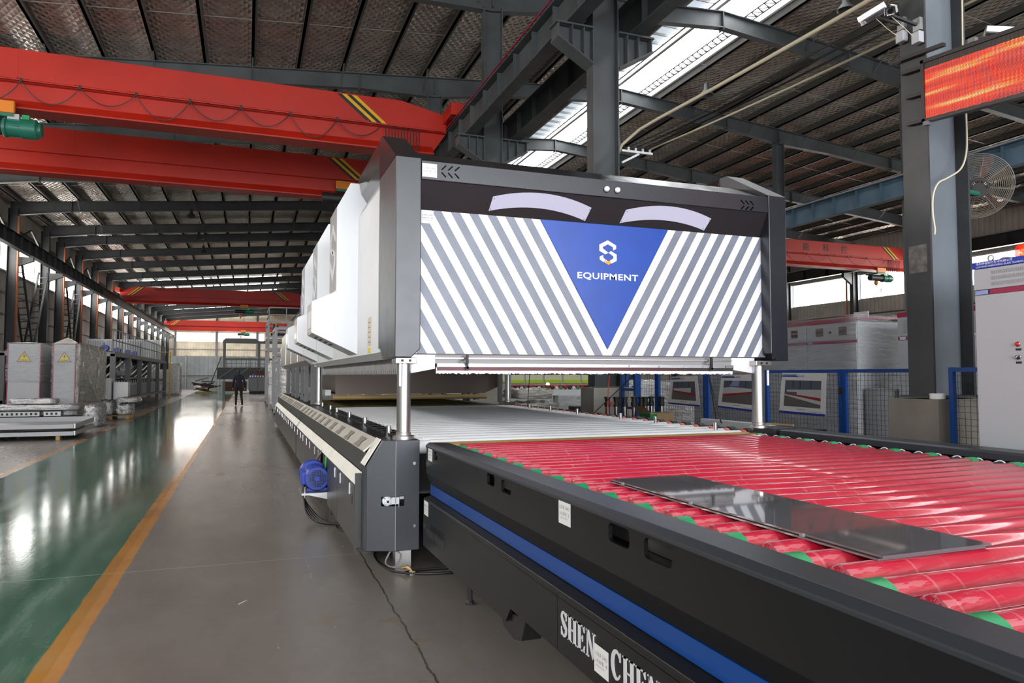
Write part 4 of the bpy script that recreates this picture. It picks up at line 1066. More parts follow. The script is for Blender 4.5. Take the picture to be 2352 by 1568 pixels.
# ------------------------------------------------------------------ overhead cranes
def crane(name_label, y, xa, xb, stripes, festoon, zt=8.69, group=None, text=None, taper_l=True):
    dz = zt - 8.69
    o = thing('overhead_crane', name_label, 'crane', ((xa + xb) / 2, y, 7.33 + dz), group)
    Z = lambda v: v + dz
    MB().prism([(xa, Z(7.95)), (xb, Z(7.95)), (xb, Z(8.43)), (xb - 1.2, Z(8.69)), (xa + 1.2, Z(8.69)), (xa, Z(8.43))], 'y', y - .25, y + .25).build('box_girder', M['crane'], o, bevel=.008)
    MB().prism([(xa + .3, Z(7.5)), (xb - .3, Z(7.5)), (xb, Z(7.95)), (xa, Z(7.95))], 'y', y - .12, y + .12).build('lower_web', M['crane'], o)
    MB().prism([(y - .12, Z(7.58)), (y + .12, Z(7.58)), (y + .3, Z(7.37)), (y + .3, Z(7.335)), (y - .3, Z(7.335)), (y - .3, Z(7.37))], 'x', xa + .35, xb - .35).build('bottom_flange', M['crane'], o)
    for x in (xa - .06, xb + .06):
        e = MB().box(x - .16, y - 1.1, Z(8.18), x + .16, y + 1.1, Z(8.5)).build('end_carriage', M['crane'], o, bevel=.01)
        for s in (-.85, .85): MB().cyl((x - .1, y + s, Z(8.26)), (x + .1, y + s, Z(8.26)), .12, 14).build('wheel', M['steel_dark'], e)
    for (x0, sgn) in stripes:
        for k in range(4):
            a = x0 + sgn * k * .125; sh = .82 * sgn
            MB().prism([(a, Z(8.66)), (a + sgn * .125, Z(8.66)), (a + sgn * .125 + sh, Z(7.99)), (a + sh, Z(7.99))], 'y', y - .254, y - .2495).build('hazard_stripe', M['haz_black'] if k % 2 == 0 else M['yellow'], o)
    n = int((xb - xa) / 4)
    for k in range(1, n): MB().box(xa + k * (xb - xa) / n, y - .2525, Z(7.97), xa + k * (xb - xa) / n + .012, y - .249, Z(8.68)).build('weld_seam', M['crane'], o)
    if festoon:
        f = MB().cyl((xa + .4, y - .33, Z(7.97)), (xb - .1, y - .33, Z(7.97)), .022, 8).build('festoon_rail', M['crane'], o)
        for k in range(int((xb - xa) / 1.1)):
            x = xa + .5 + 1.1 * k
            MB().box(x - .02, y - .33, Z(7.97), x + .02, y - .24, Z(8.03)).build('rail_bracket', M['crane'], f)
        x0, x1, nl = festoon; dx = (x1 - x0) / nl
        for k in range(nl):
            a, b = x0 + dx * k, x0 + dx * (k + 1)
            pts = [(a + (b - a) * t, y - .34, Z(7.93) - (.42 + .1 * math.sin(k * 2.3)) * 4 * t * (1 - t)) for t in [q / 10 for q in range(11)]]
            c = MB().tube(pts, .011, 6).build('cable_loop', M['cable'], o)
            MB().box(a - .025, y - .36, Z(7.9), a + .025, y - .31, Z(8.0)).build('cable_trolley', M['rubber'], c)
        for k in range(6):
            x = x1 + .1 + k * .16
            if x < xb - .1: MB().tube([(x, y - .34, Z(7.95)), (x + .01, y - .36, Z(7.5)), (x + .04, y - .35, Z(7.3)), (x + .08, y - .36, Z(7.5)), (x + .09, y - .34, Z(7.95))], .012, 6).build('slack_cable', M['cable'], o)
    if text: text(o, y, Z)
    return o
def hoist(x, y, label, z=7.3, rope=1.48):
    o = thing('wire_rope_hoist', label, 'hoist', (x, y, z - .6), 'crane hoists')
    tr = MB().box(x - .32, y - .42, z - .12, x + .32, y - .33, z + .16).build('trolley_plate', M['hoist_orange'], o, bevel=.03)
    for dx in (-.2, .2): MB().cyl((x + dx, y - .32, z + .1), (x + dx, y - .2, z + .1), .09, 12).build('wheel', M['hoist_green'], tr)
    MB().box(x - .3, y - .42, z - .2, x + .3, y + .42, z - .13).build('yoke', M['hoist_green'], o)
    MB().cyl((x - .75, y - .3, z - .42), (x + .12, y - .3, z - .42), .17, 20).build('rope_drum', M['rubber'], o, smooth='auto')
    MB().lathe([(.2, .1), (.22, .12), (.22, .16), (.19, .18), (.19, .42), (.215, .44), (.215, .72), (.16, .76), (.16, .82), (.05, .83)], (x, y - .3, z - .42), 'x', 20).build('motor', M['hoist_green'], o, smooth='auto')
    for k in range(8):
        a = R(45 * k); MB().box(x + .2, y - .3 + .185 * math.cos(a) - .01, z - .42 + .185 * math.sin(a) - .01, x + .42, y - .3 + .215 * math.cos(a) + .01, z - .42 + .215 * math.sin(a) + .01).build('cooling_fin', M['hoist_green'], o)
    MB().box(x + .18, y - .4, z - .27, x + .4, y - .3, z - .13).build('terminal_box', M['cab'], o)
    MB().box(x + .44, y - .36, z - .24, x + .58, y - .28, z - .12).build('limit_switch', M['green'], o)
    MB().tube([(x - .3, y - .3, z - .42), (x - .3, y - .3, z - .42 - rope)], .012, 6).build('wire_rope', M['cable'], o)
    MB().lathe([(.02, 0), (.11, -.05), (.11, -.2), (.03, -.28), (.03, -.36)], (x - .3, y - .3, z - .4 - rope), 'z', 12).build('hook_block', M['hoist_orange'], o)
    MB().tube([(x - .1, y - .38, z - .5), (x - .06, y - .4, z - 1.0)], .006, 5).build('pendant_cable', M['cable'], o)
    MB().box(x - .1, y - .43, z - 1.2, x - .02, y - .38, z - 1.0).build('pendant', M['white_soft'], o)
    return o
crane('red overhead crane with looping festoon cables spanning the aisle', 18.6, -9.75, 4.95, ((2.06, 1), (-7.2, -1)), (-9.3, 3.2, 11))
crane('red overhead crane parked just behind the crane with festoon cables', 24.2, -9.75, 4.95, ((2.4, 1), (-7.6, -1)), None)
def mine_text(o, y, Z):
    place_text('河南矿山', M['ink_black'], o, (-7.25, y - .256, Z(8.42)), (1, 0, 0), UP, 1.25, .3, 'lettering', 0)
    place_text('HENAN MINE', M['ink_black'], o, (-5.85, y - .256, Z(8.45)), (1, 0, 0), UP, .9, .12, 'lettering', 0)
crane('dark red overhead crane with black lettering far down the aisle', 66.0, -9.75, 4.95, ((2.2, 1), (-7.9, -1)), None, 8.78, None, mine_text)
crane('dull red overhead crane close to the gable wall', 103.0, -9.75, 4.95, ((3.0, 1), (-8.0, -1)), None, 8.75)
def tech_text(o, y, Z):
    for ch, x, w in (('能', 27.49, .42), ('科', 28.84, .42), ('技', 30.1, .45)):
        place_text(ch, M['ink_black'], o, (x, y - .256, 8.08), (1, 0, 0), UP, w, .42, 'lettering', 0, .012)
crane('bright red overhead crane with Chinese lettering above the far window strip', 30.0, 20.4, 35.4, ((33.0, 1),), (20.8, 33.2, 9), 8.62, None, tech_text)
hoist(-5.15, 18.6, 'green and orange hoist hanging from the festoon crane')
hoist(3.0, 24.2, 'green and orange hoist under the crane behind the festoon crane', 7.72, .5)
hoist(-.2, 66.0, 'dark hoist under the lettered crane far down the aisle', 7.4, .3)
hoist(-.4, 103.0, 'small hoist under the crane by the gable wall', 7.4, .2)
hoist(32.8, 30.0, 'green hoist under the crane with Chinese lettering', 7.25, .15)
# high bay lamps hanging under the roof of the aisle
def bay_lamp(x, y, label, drop=.9):
    z = zc(x) - .3
    o = thing('high_bay_lamp', label, 'lamp', (x, y, z - drop), 'hanging high bay lamps')
    MB().cyl((x, y, z - drop + .35), (x, y, z + .568), .012, 6).build('rod', M['steel_dark'], o)
    MB().lathe([(.05, .42), (.08, .38), (.09, .2), (.24, .02), (.25, 0), (.22, 0), (.06, .18)], (x, y, z - drop), 'z', 16).build('reflector', M['steel_dark'], o, smooth='auto')
for i, y in enumerate((37.9, 43.9, 48.6)): bay_lamp(XL + .3 + 1.33 * 6, y, 'dark bell shaped lamp hanging under the foil roof over the aisle')
for y in (14.0, 20.0, 26.0): bay_lamp(SK1 + .25, y, 'dark bell shaped lamp hanging beside the skylight', .35)
# cable runs with insulators slung under the roof behind the hood
def smooth_path(pts, k=5):
    if len(pts) < 3 or len(pts) > 14: return pts
    P = [Vector(p) for p in pts]; P = [2 * P[0] - P[1]] + P + [2 * P[-1] - P[-2]]; out = []
    for i in range(1, len(P) - 2):
        for j in range(k):
            t = j / k; a, b, c, d = P[i - 1:i + 3]
            out.append(.5 * ((2 * b) + (c - a) * t + (2 * a - 5 * b + 4 * c - d) * t * t + (3 * b - a - 3 * c + d) * t ** 3))
    return out + [P[-2]]
def sling(pts, r, m, label, cat='cable', group='slung cable runs'):
    tag(MB().tube(smooth_path(pts), r, 8).build('slung_cable', m, None, smooth=True), label, cat, group)
def sag(p, q, s, n=16): return [tuple(Vector(p) * (1 - t) + Vector(q) * t - Vector((0, 0, s * 4 * t * (1 - t)))) for t in [k / n for k in range(n + 1)]]
ins = thing('insulator_bracket', 'white four pole insulator bracket on the column behind the hood', 'bracket', (6.3, 10.7, 5.1))
MB().bar((6.02, 10.72, 5.12), (6.35, 10.72, 5.3), .035).build('arm', M['white_soft'], ins)
MB().bar((6.02, 10.72, 5.33), (6.62, 10.72, 5.33), .035).build('arm', M['white_soft'], ins)
for k in range(4): MB().lathe([(.015, 0), (.026, .012), (.015, .03), (.026, .045), (.012, .06)], (6.15 + .14 * k, 10.72, 5.345), 'z', 10).build('insulator', M['white'], ins)
sling([(6.05, 10.95, 5.3), (6.12, 10.9, 5.5), (6.25, 10.5, 5.66)] + sag((6.3, 10.0, 5.68), (6.3, 2.0, 5.5), .05), .028, M['cable_white'], 'thick cream conduit sloping up past the skylight beam')
for k in range(3): sling(sag((6.2 + .13 * k, 10.72, 5.42), (6.42 + .13 * k, 2.0, 5.42 - .05 * k), .12), .014, M['cable'], 'black power cable slung beside the cream conduit')
sling(sag((6.6, 10.72, 5.42), (6.95, 2.0, 5.25), .08), .015, M['cable_white'], 'thin cream conduit with clips below the black cables')
# ------------------------------------------------------------------ LED screen, cameras, fan and cable on the big column
def led_material():
    t = NT('red LED matrix'); x, y, z = t.sep()
    P = .0098
    fy = t.math('SUBTRACT', t.math('FRACT', t.math('DIVIDE', y, P)), .5); fz = t.math('SUBTRACT', t.math('FRACT', t.math('DIVIDE', z, P)), .5)
    d = t.math('SQRT', t.math('ADD', t.math('MULTIPLY', fy, fy), t.math('MULTIPLY', fz, fz)))
    dot = t.math('LESS_THAN', d, .3)
    zz = t.math('ADD', z, t.math('MULTIPLY', y, -.1))
    st = t.n('TexNoise'); st.inputs['Scale'].default_value = 1.0; st.inputs['Detail'].default_value = 4
    cb = t.n('CombineXYZ'); t.l(t.math('MULTIPLY', y, .9), cb.inputs[1]); t.l(t.math('MULTIPLY', zz, 16.0), cb.inputs[2]); t.l(cb.outputs[0], st.inputs['Vector'])
    streak = t.ramp(st.outputs['Fac'], [(.35, (.55, .012, .006)), (.55, (1, .05, .01)), (.66, (1, .33, .08)), (.78, (1, .75, .4))])
    lit = t.math('LESS_THAN', zz, 3.632)     # the unlit rows along the upper edge
    strength = t.math('MULTIPLY', t.math('ADD', t.math('MULTIPLY', dot, 2.3), .3), lit)
    t.b.inputs['Base Color'].default_value = (.02, .012, .011, 1); t.b.inputs['Roughness'].default_value = .5
    t.l(streak, t.b.inputs['Emission Color']); t.l(strength, t.b.inputs['Emission Strength'])
    t.l(t.mix(dot, (.012, .008, .008), (.1, .07, .06)), t.b.inputs['Base Color'])
    return t.m
M['led'] = led_material()
M['brown_frame'] = mat('dark brown frame paint', (.025, .017, .017), .4)
led = thing('led_screen', 'long red dot matrix LED screen in a dark frame', 'screen', (5.42, 3.3, 3.3))
def tl(y): return -.1 * (4.42 - y)          # the screen hangs slightly out of level
def slab(x0, x1, y0, y1, z0, z1):
    vs = [(x, y, z + tl(y)) for z in (z0, z1) for x, y in ((x0, y0), (x1, y0), (x1, y1), (x0, y1))]
    return MB().add(vs, [(0, 3, 2, 1), (4, 5, 6, 7), (0, 1, 5, 4), (1, 2, 6, 5), (2, 3, 7, 6), (3, 0, 4, 7)])
YS0, YS1 = 2.35, 4.42
slab(5.415, 5.47, YS0, YS1, 3.62, 4.155).build('case', M['brown_frame'], led)
slab(5.408, 5.416, YS0 + .02, YS1 - .03, 3.645, 4.128).build('matrix', M['led'], led)
for (a, b, c, d) in ((YS0, YS1, 3.615, 3.645), (YS0, YS1, 4.128, 4.16), (YS0, YS0 + .025, 3.62, 4.155), (YS1 - .03, YS1, 3.62, 4.155)): slab(5.395, 5.417, a, b, c, d).build('bezel', M['brown_frame'], led)
for (y0, y1, z) in ((4.25, 4.78, 4.24), (4.42, 4.66, 4.11), (4.42, 4.62, 3.88), (4.42, 4.62, 3.64)): slab(5.45, 5.49, y0, y1, z, z + .03).build('mounting_bar', M['brown_frame'], led)
for (y, z) in ((4.38, 3.585), (3.95, 4.16)): slab(5.39, 5.43, y - .025, y + .025, z, z + .035).build('corner_lug', M['rackgrey'], led)
def cctv(x, y, z, dirv, label, arm_to):
    o = thing('security_camera', label, 'camera', (x, y, z - .1), 'security cameras on the big column')
    d = Vector(dirv).normalized(); side = d.cross(Vector((0, 0, 1))).normalized(); upv = side.cross(d); c = Vector((x, y, z))
    def obox(c0, c1, w, h, nm, m):
        vs = [p + side * a * w / 2 + upv * b * h / 2 for p in (c0, c1) for a, b in ((-1, -1), (1, -1), (1, 1), (-1, 1))]
        return MB().add(vs, [(0, 3, 2, 1), (4, 5, 6, 7), (0, 1, 5, 4), (1, 2, 6, 5), (2, 3, 7, 6), (3, 0, 4, 7)]).build(nm, m, o, bevel=.006)
    obox(c - d * .1, c + d * .08, .07, .06, 'body', M['rackgrey'])
    hs = [c - d * .11 + side * a * .045 + upv * b for a, b in ((-1, -.02), (-.9, .03), (0, .05), (.9, .03), (1, -.02))]; he = [p + d * .24 for p in hs]
    k = 5; MB().add(hs + he + [p - upv * .004 for p in hs + he], [(i, i + 1, k + i + 1, k + i) for i in range(4)] + [(2 * k + i, 3 * k + i, 3 * k + i + 1, 2 * k + i + 1) for i in range(4)]).build('sun_hood', M['white'], o)
    MB().cyl(c + d * .078, c + d * .088, .022, 14).build('lens', M['lens'], o)
    for a in range(5): p = c + d * .082 + side * (.012 * (a - 2)) - upv * .03; MB().cyl(p, p + d * .006, .005, 8).build('infrared_lamp', M['ink_white'], o)
    at = Vector(arm_to); MB().bar(c - upv * .04, at, .025, .02).build('arm', M['rubber'], o)
    MB().box(at.x - .01, at.y - .035, at.z - .05, at.x + .03, at.y + .035, at.z + .06).build('wall_plate', M['galv'], o)
    MB().box(at.x - .04, at.y - .05, at.z - .17, at.x + .02, at.y + .03, at.z - .07).build('junction_box', M['cab'], o, bevel=.005)
    MB().tube([tuple(c - upv * .05), tuple((c + at) / 2 - Vector((.03, .02, .1))), (at.x - .03, at.y, at.z - .12)], .003, 6).build('lead', M['cable_white'], o)
cctv(5.30, 4.80, 4.74, (-.5, .9, -.35), 'pale security camera pointing down the aisle, mounted on the LED column', (5.47, 4.66, 4.6))
cctv(5.24, 4.56, 4.64, (-.75, -.55, -.45), 'security camera facing the conveyor with its ring of lamps showing', (5.47, 4.50, 4.52))
cctv(6.22, 4.3, 4.5, (.75, -.6, -.2), 'pale security camera on the far flange of the LED column', (6.02, 4.47, 4.4))
sling([(5.9, 4.40, 5.4), (5.9, 4.40, 4.8), (5.905, 4.41, 4.45), (5.93, 4.43, 4.2)], .007, M['cable_white'], 'cream cable hanging down to the top of the LED screen', 'cable', 'cables on the big column')
pc = [(5.955, 4.44, 3.85), (5.96, 4.44, 3.6), (5.93, 4.43, 3.4), (5.85, 4.425, 3.26), (5.7, 4.43, 3.17), (5.58, 4.43, 3.11), (5.53, 4.44, 3.0), (5.52, 4.44, 2.85), (5.54, 4.44, 2.72), (5.535, 4.44, 2.66)]
sling(pc, .008, M['cable_white'], 'cream cable curling across the front of the LED column', 'cable', 'cables on the big column')
# industrial fan
fan = thing('wall_fan', 'round industrial fan in a wire cage beside the LED column', 'fan', (6.3, 4.62, 2.9))
fc = Vector((6.31, 4.62, 3.2)); fd = Vector((-.72, -.62, -.3)).normalized(); fs = fd.cross(Vector((0, 0, 1))).normalized(); fu = fs.cross(fd)
def ring(rad, off, r, n=40): return [tuple(fc + fd * off + (fs * math.cos(2 * math.pi * k / n) + fu * math.sin(2 * math.pi * k / n)) * rad) for k in range(n + 1)]
FRAD = .292
mb = MB()
for side in (-1, 1):
    for k in range(17):
        rr = .06 + (FRAD - .06) * k / 16; off = side * .085 * math.sqrt(max(0, 1 - (rr / FRAD) ** 2)) ; mb.tube(ring(rr, off, 0), .0024, 4)
tag(mb.build('cage_rings', mat('tan coated wire', (.22, .18, .14), .5), fan), kind='stuff')
for k in range(8):
    a = 2 * math.pi * k / 8 + .2
    for side in (-1, 1):
        pts = [tuple(fc + fd * side * .088 * math.sqrt(max(0, 1 - (rr / FRAD) ** 2)) + (fs * math.cos(a) + fu * math.sin(a)) * rr) for rr in (.04, .12, .2, .26, FRAD)]
        MB().tube(pts, .0028, 5).build('cage_spoke', M['rackgrey'], fan)
MB().tube(ring(FRAD, 0, 0), .005, 6).build('cage_rim', M['rackgrey'], fan)
mt = MB().cyl(fc + fd * .02, fc + fd * .22, .085, 24).build('motor', M['rubber'], fan, smooth='auto')
MB().cyl(fc + fd * .22, fc + fd * .226, .08, 24).build('motor_cap', mat('brown motor cap', (.03, .024, .022), .5), mt)
for k in range(14):
    a = R(k * 180 / 13); p = fc + fd * .228 + (fs * math.cos(a) + fu * math.sin(a)) * .05; q = fc + fd * .228 + (fs * math.cos(a) + fu * math.sin(a)) * .07
    MB().bar(p, q, .005).build('cooling_slot', M['lens'], mt)
for k in range(3):
    a = R(112 + 120 * k); e1 = fs * math.cos(a) + fu * math.sin(a); e2 = -fs * math.sin(a) + fu * math.cos(a)
    vs = [fc + e1 * r_ + e2 * w_ + fd * t_ for r_, w_, t_ in ((.05, -.025, .012), (.27, -.035, .018), (.27, .035, -.018), (.05, .025, -.012))]
    vs2 = [v + fd * .003 for v in vs]
    MB().add(vs + vs2, [(0, 1, 2, 3), (7, 6, 5, 4), (0, 4, 5, 1), (1, 5, 6, 2), (2, 6, 7, 3), (3, 7, 4, 0)]).build('blade', mat('brown fan blade', (.11, .05, .045), .5), fan)
MB().cyl((6.0, 4.5, 3.095), (6.2, 4.5, 3.09), .02, 12).build('arm', M['hoist_green'], fan)
MB().bar((6.2, 4.5, 3.06), (6.215, 4.505, 3.17), .04).build('clamp', mat('pale green clamp', (.2, .35, .27), .5), fan)

# ------------------------------------------------------------------ near control cabinet
nc = thing('control_cabinet', 'tall light grey control cabinet with a red beacon and blue name band', 'cabinet', (5.45, 3.2, 0))
X0 = 5.1
MB().box(X0 + .02, 2.45, 0, 5.75, 3.78, 2.24).build('body', M['cab'], nc, bevel=.005)
hp = MB().box(X0, 2.46, 2.085, X0 + .02, 3.78, 2.24).build('upper_panel', M['cab'], nc, bevel=.003)
MB().box(X0, 2.46, .1, X0 + .02, 3.775, 2.045).build('door', M['cab'], nc, bevel=.003)
MB().box(X0 + .004, 2.46, 2.048, X0 + .02, 3.66, 2.082).build('trim_band', M['maroon'], nc)
MB().box(X0 - .002, 3.67, 2.05, X0 + .02, 3.77, 2.08).build('hinge', M['chrome'], nc)
sb = MB().box(X0 - .004, 2.46, 2.243, 5.75, 3.785, 2.292).build('name_band', M['blue_sign'] if 'blue_sign' in M else mat('royal blue sign', (.01, .035, .42), .4), nc)
place_text('洛阳申诚玻璃技术有限公司', M['ink_white'], sb, (X0 - .006, 3.755, 2.268), NEAR, UP, .27, .019, 'lettering', 0, .01)
place_text('LUOYANG SHENCHENG GLASS TECHNOLOGY CO.,LTD.', M['ink_white'], sb, (X0 - .006, 3.755, 2.247), NEAR, UP, .47, .014, 'lettering', 0, .01)
for r_ in range(3):
    for k in range(34):
        y = 3.64 - k * .0145
        if k < 34: MB().prism(rrect(y, 2.205 - r_ * .042, .007, .026, .003, 2), 'x', X0 - .004, X0 + .001).build('louvre', M['cab_shade'], hp)
for (z, m) in ((1.672, mat('red push button', (.6, .01, .012), .3)), (1.58, M['rubber'])):
    MB().lathe([(.018, 0), (.018, -.006), (.014, -.008)], (X0, 3.466, z), 'x', 16).build('bezel_ring', M['chrome'], nc)
    MB().lathe([(.014, -.006), (.014, -.016), (.008, -.02)], (X0, 3.466, z), 'x', 16).build('button', m, nc, smooth='auto')
    MB().box(X0 - .002, 3.485, z - .045, X0 + .001, 3.445, z - .03).build('button_label', M['rubber'], nc)
MB().bar((X0 - .022, 3.47, 1.575), (X0 - .022, 3.455, 1.592), .008).build('switch_lever', M['chrome'], nc)
MB().lathe([(.06, 0), (.06, .01), (.045, .022), (.02, .03)], (5.22, 3.6, 2.292), 'z', 18).build('chrome_dome', M['chrome'], nc, smooth='auto')
MB().tube([(5.15 + .0, 3.68 + .02 * math.cos(a), 2.318 + .02 * math.sin(a)) for a in [2 * math.pi * k / 16 for k in range(17)]], .006, 8).build('lifting_eye', M['chrome'], nc)
bt = NT('red beacon glass'); bt.b.inputs['Base Color'].default_value = (.75, .02, .005, 1); bt.b.inputs['Roughness'].default_value = .08; bt.b.inputs['Alpha'].default_value = .82; bt.b.inputs['Emission Color'].default_value = (1, .05, .0, 1); bt.b.inputs['Emission Strength'].default_value = .35
bc = MB().lathe([(.05, 0), (.055, .012)], (5.25, 3.515, 2.292), 'z', 20).build('beacon_base', M['chrome'], nc)
MB().lathe([(.046, .012), (.046, .075), (.038, .098), (.02, .106)], (5.25, 3.515, 2.292), 'z', 20).build('beacon_lens', bt.m, nc, smooth='auto')
MB().cyl((5.25, 3.515, 2.305), (5.25, 3.515, 2.36), .018, 12).build('beacon_bulb', mat('amber bulb', (1, .4, .05), .3, emis=(1, .35, .05), es=3), nc)

# ------------------------------------------------------------------ wrapped electrical cabinets behind the fence
def crumple(name, b, m, parent, cuts=10, amp=.02, seed=1, inset=True):
    rnd = random.Random(seed); bm = bmesh.new(); bmesh.ops.create_cube(bm, size=1)
    bmesh.ops.subdivide_edges(bm, edges=bm.edges[:], cuts=cuts, use_grid_fill=True)
    x0, y0, z0, x1, y1, z1 = b
    for v in bm.verts:
        c = v.co; n = Vector((c.x if abs(c.x) > .499 else 0, c.y if abs(c.y) > .499 else 0, c.z if abs(c.z) > .499 else 0))
        v.co = Vector(((x0 + x1) / 2 + c.x * (x1 - x0), (y0 + y1) / 2 + c.y * (y1 - y0), (z0 + z1) / 2 + c.z * (z1 - z0)))
        if n.length: v.co += n.normalized() * amp * rnd.uniform(0, 1) if not (abs(v.co.z - z0) < .001) else Vector((0, 0, 0))
    me = bpy.data.meshes.new(name); bm.to_mesh(me); bm.free(); me.materials.append(m)
    for p in me.polygons: p.use_smooth = True
    o = bpy.data.objects.new(name, me); COL.objects.link(o)
    if parent is not None: o.parent = parent; o.location = -world_loc(parent)
    return o
def wcab(y0, y1, label, wrap=True, windows=(), vent=False, x0=7.9):
    o = thing('electrical_cabinet', label, 'cabinet', (x0 + .4, (y0 + y1) / 2, 0), 'cabinets behind the blue fence')
    MB().box(x0, y0, 0, x0 + .8, y1, 2.24).build('body', M['cab'], o, bevel=.006)
    MB().box(x0 - .006, y0, 2.2, x0 + .8, y1, 2.26).build('top_trim', M['maroon'], o)
    n = max(1, round((y1 - y0) / .95)); w = (y1 - y0) / n
    for k in range(n):
        a, b = y0 + k * w + .01, y0 + (k + 1) * w - .01
        MB().box(x0 - .015, a, .12, x0, b, 1.9).build('door', M['cab'], o, bevel=.003)
        MB().box(x0 - .012, a, 1.91, x0, b, 1.945).build('trim_band', M['maroon'], o)
        h = MB().box(x0 - .015, a, 1.955, x0, b, 2.19).build('upper_panel', M['cab'], o, bevel=.003)
        MB().box(x0 - .019, b - .12, 1.91, x0 - .012, b - .03, 1.945).build('hinge', M['chrome'], o)
        if windows:
            for t in windows: MB().box(x0 - .02, a + (b - a) * t - .07, 2.02, x0 - .012, a + (b - a) * t + .07, 2.14).build('meter_window', mat('brown meter glass', (.09, .03, .025), .2), h)
            MB().cyl((x0 - .025, (a + b) / 2, 2.07), (x0 - .01, (a + b) / 2, 2.07), .02, 10).build('knob', M['rubber'], h)
        if vent:
            for q in range(9): MB().box(x0 - .022, b - .35, 1.99 + q * .02, x0 - .012, b - .1, 2.002 + q * .02).build('vent_slat', M['cab_shade'], h)
    MB().box(x0 + .3, y0 + .1, 2.26, x0 + .32, y0 + .35, 2.36).build('lifting_lug', M['cab'], o)
    if wrap: crumple('stretch_film', (x0 - .03, y0 - .01, .35, x0 + .82, y1 + .01, 2.3), M['film'], o, 9, .012, int(y0 * 10))
    return o
wcab(7.55, 9.45, 'film wrapped grey cabinet with maroon trim behind the poster with the white line', True, (.25, .72))
wcab(9.5, 11.4, 'film wrapped grey cabinet at the rear of the row behind the posters', True, (.25, .72))
wcab(5.0, 6.9, 'unwrapped grey cabinet with maroon trim behind the big LED column', False, (), True)
lc_ = thing('open_cabinet', 'low grey cabinet with a curved door standing between the tall cabinets', 'cabinet', (8.1, 7.2, 0))
MB().box(7.95, 6.98, 0, 8.6, 7.5, 1.28).build('body', M['cab_shade'], lc_, bevel=.01)
MB().prism([(7.94, 7.46), (7.9, 7.2), (7.93, 7.0), (7.95, 7.0), (7.93, 7.2), (7.96, 7.46)], 'z', .1, 1.26).build('door', M['cab'], lc_, smooth='auto')

# ------------------------------------------------------------------ blue mesh fence with posters
def fence_panel(x, y0, y1, label, rail_z=1.5):
    o = thing('fence_panel', label, 'fence', (x, (y0 + y1) / 2, 0), 'blue mesh fence panels')
    for y in (y0, y1): MB().box(x - .02, y - .02, 0, x + .02, y + .02, rail_z + .02).build('post', M['fence'], o)
    for z in (.12, rail_z): MB().box(x - .018, y0 + .02, z - .018, x + .018, y1 - .02, z + .018).build('rail', M['fence'], o)
    mb = MB(); n = int((y1 - y0) / .05); rnd = random.Random(int(y0 * 100))
    for k in range(1, n):
        y = y0 + (y1 - y0) * k / n; mb.tube([(x + rnd.uniform(-.004, .004), y + rnd.uniform(-.004, .004), z) for z in (.13, .5, .9, 1.2, rail_z)], .0018, 4)
    for k in range(1, 27):
        z = .13 + (rail_z - .13) * k / 27; mb.tube([(x + rnd.uniform(-.003, .003), y0 + (y1 - y0) * t, z + rnd.uniform(-.004, .004)) for t in (0, .25, .5, .75, 1)], .0018, 4)
    tag(mb.build('wire_mesh', M['wire'], o), kind='stuff')
    return o
fp = fence_panel(6.1, 6.075, 7.25, 'blue framed mesh panel carrying the poster with the white production line')
fp = fence_panel(6.1, 4.95, 6.01, 'blue framed mesh panel running behind the LED column pedestal')
MB().box(6.06, 6.02, .7, 6.12, 6.07, .78).build('gate_latch', M['rubber'], fp); MB().box(6.06, 6.02, 1.25, 6.12, 6.07, 1.32).build('gate_latch', M['rubber'], fp)
fence_panel(5.56, 3.3, 4.335, 'blue framed mesh panel between the pedestal and the beacon cabinet')
fence_panel(6.1, 7.32, 8.46, 'blue framed mesh panel carrying the poster with the receding red line')
fence_panel(6.1, 8.54, 9.75, 'blue framed mesh panel carrying the poster with the row of white ovens')
M['poster_dark'] = mat('poster dark sky print', (.09, .1, .13), .5); M['poster_floor'] = mat('poster floor print', (.12, .11, .1), .5); M['poster_red'] = mat('poster red print', (.3, .02, .02), .5)
M['poster_white'] = mat('poster machine print', (.5, .5, .5), .5); M['poster_blue'] = mat('poster blue print', (.02, .03, .3), .5); M['poster_lilac'] = mat('poster pale blue print', (.25, .28, .5), .5); M['poster_board'] = mat('poster board', (.72, .71, .68), .5)
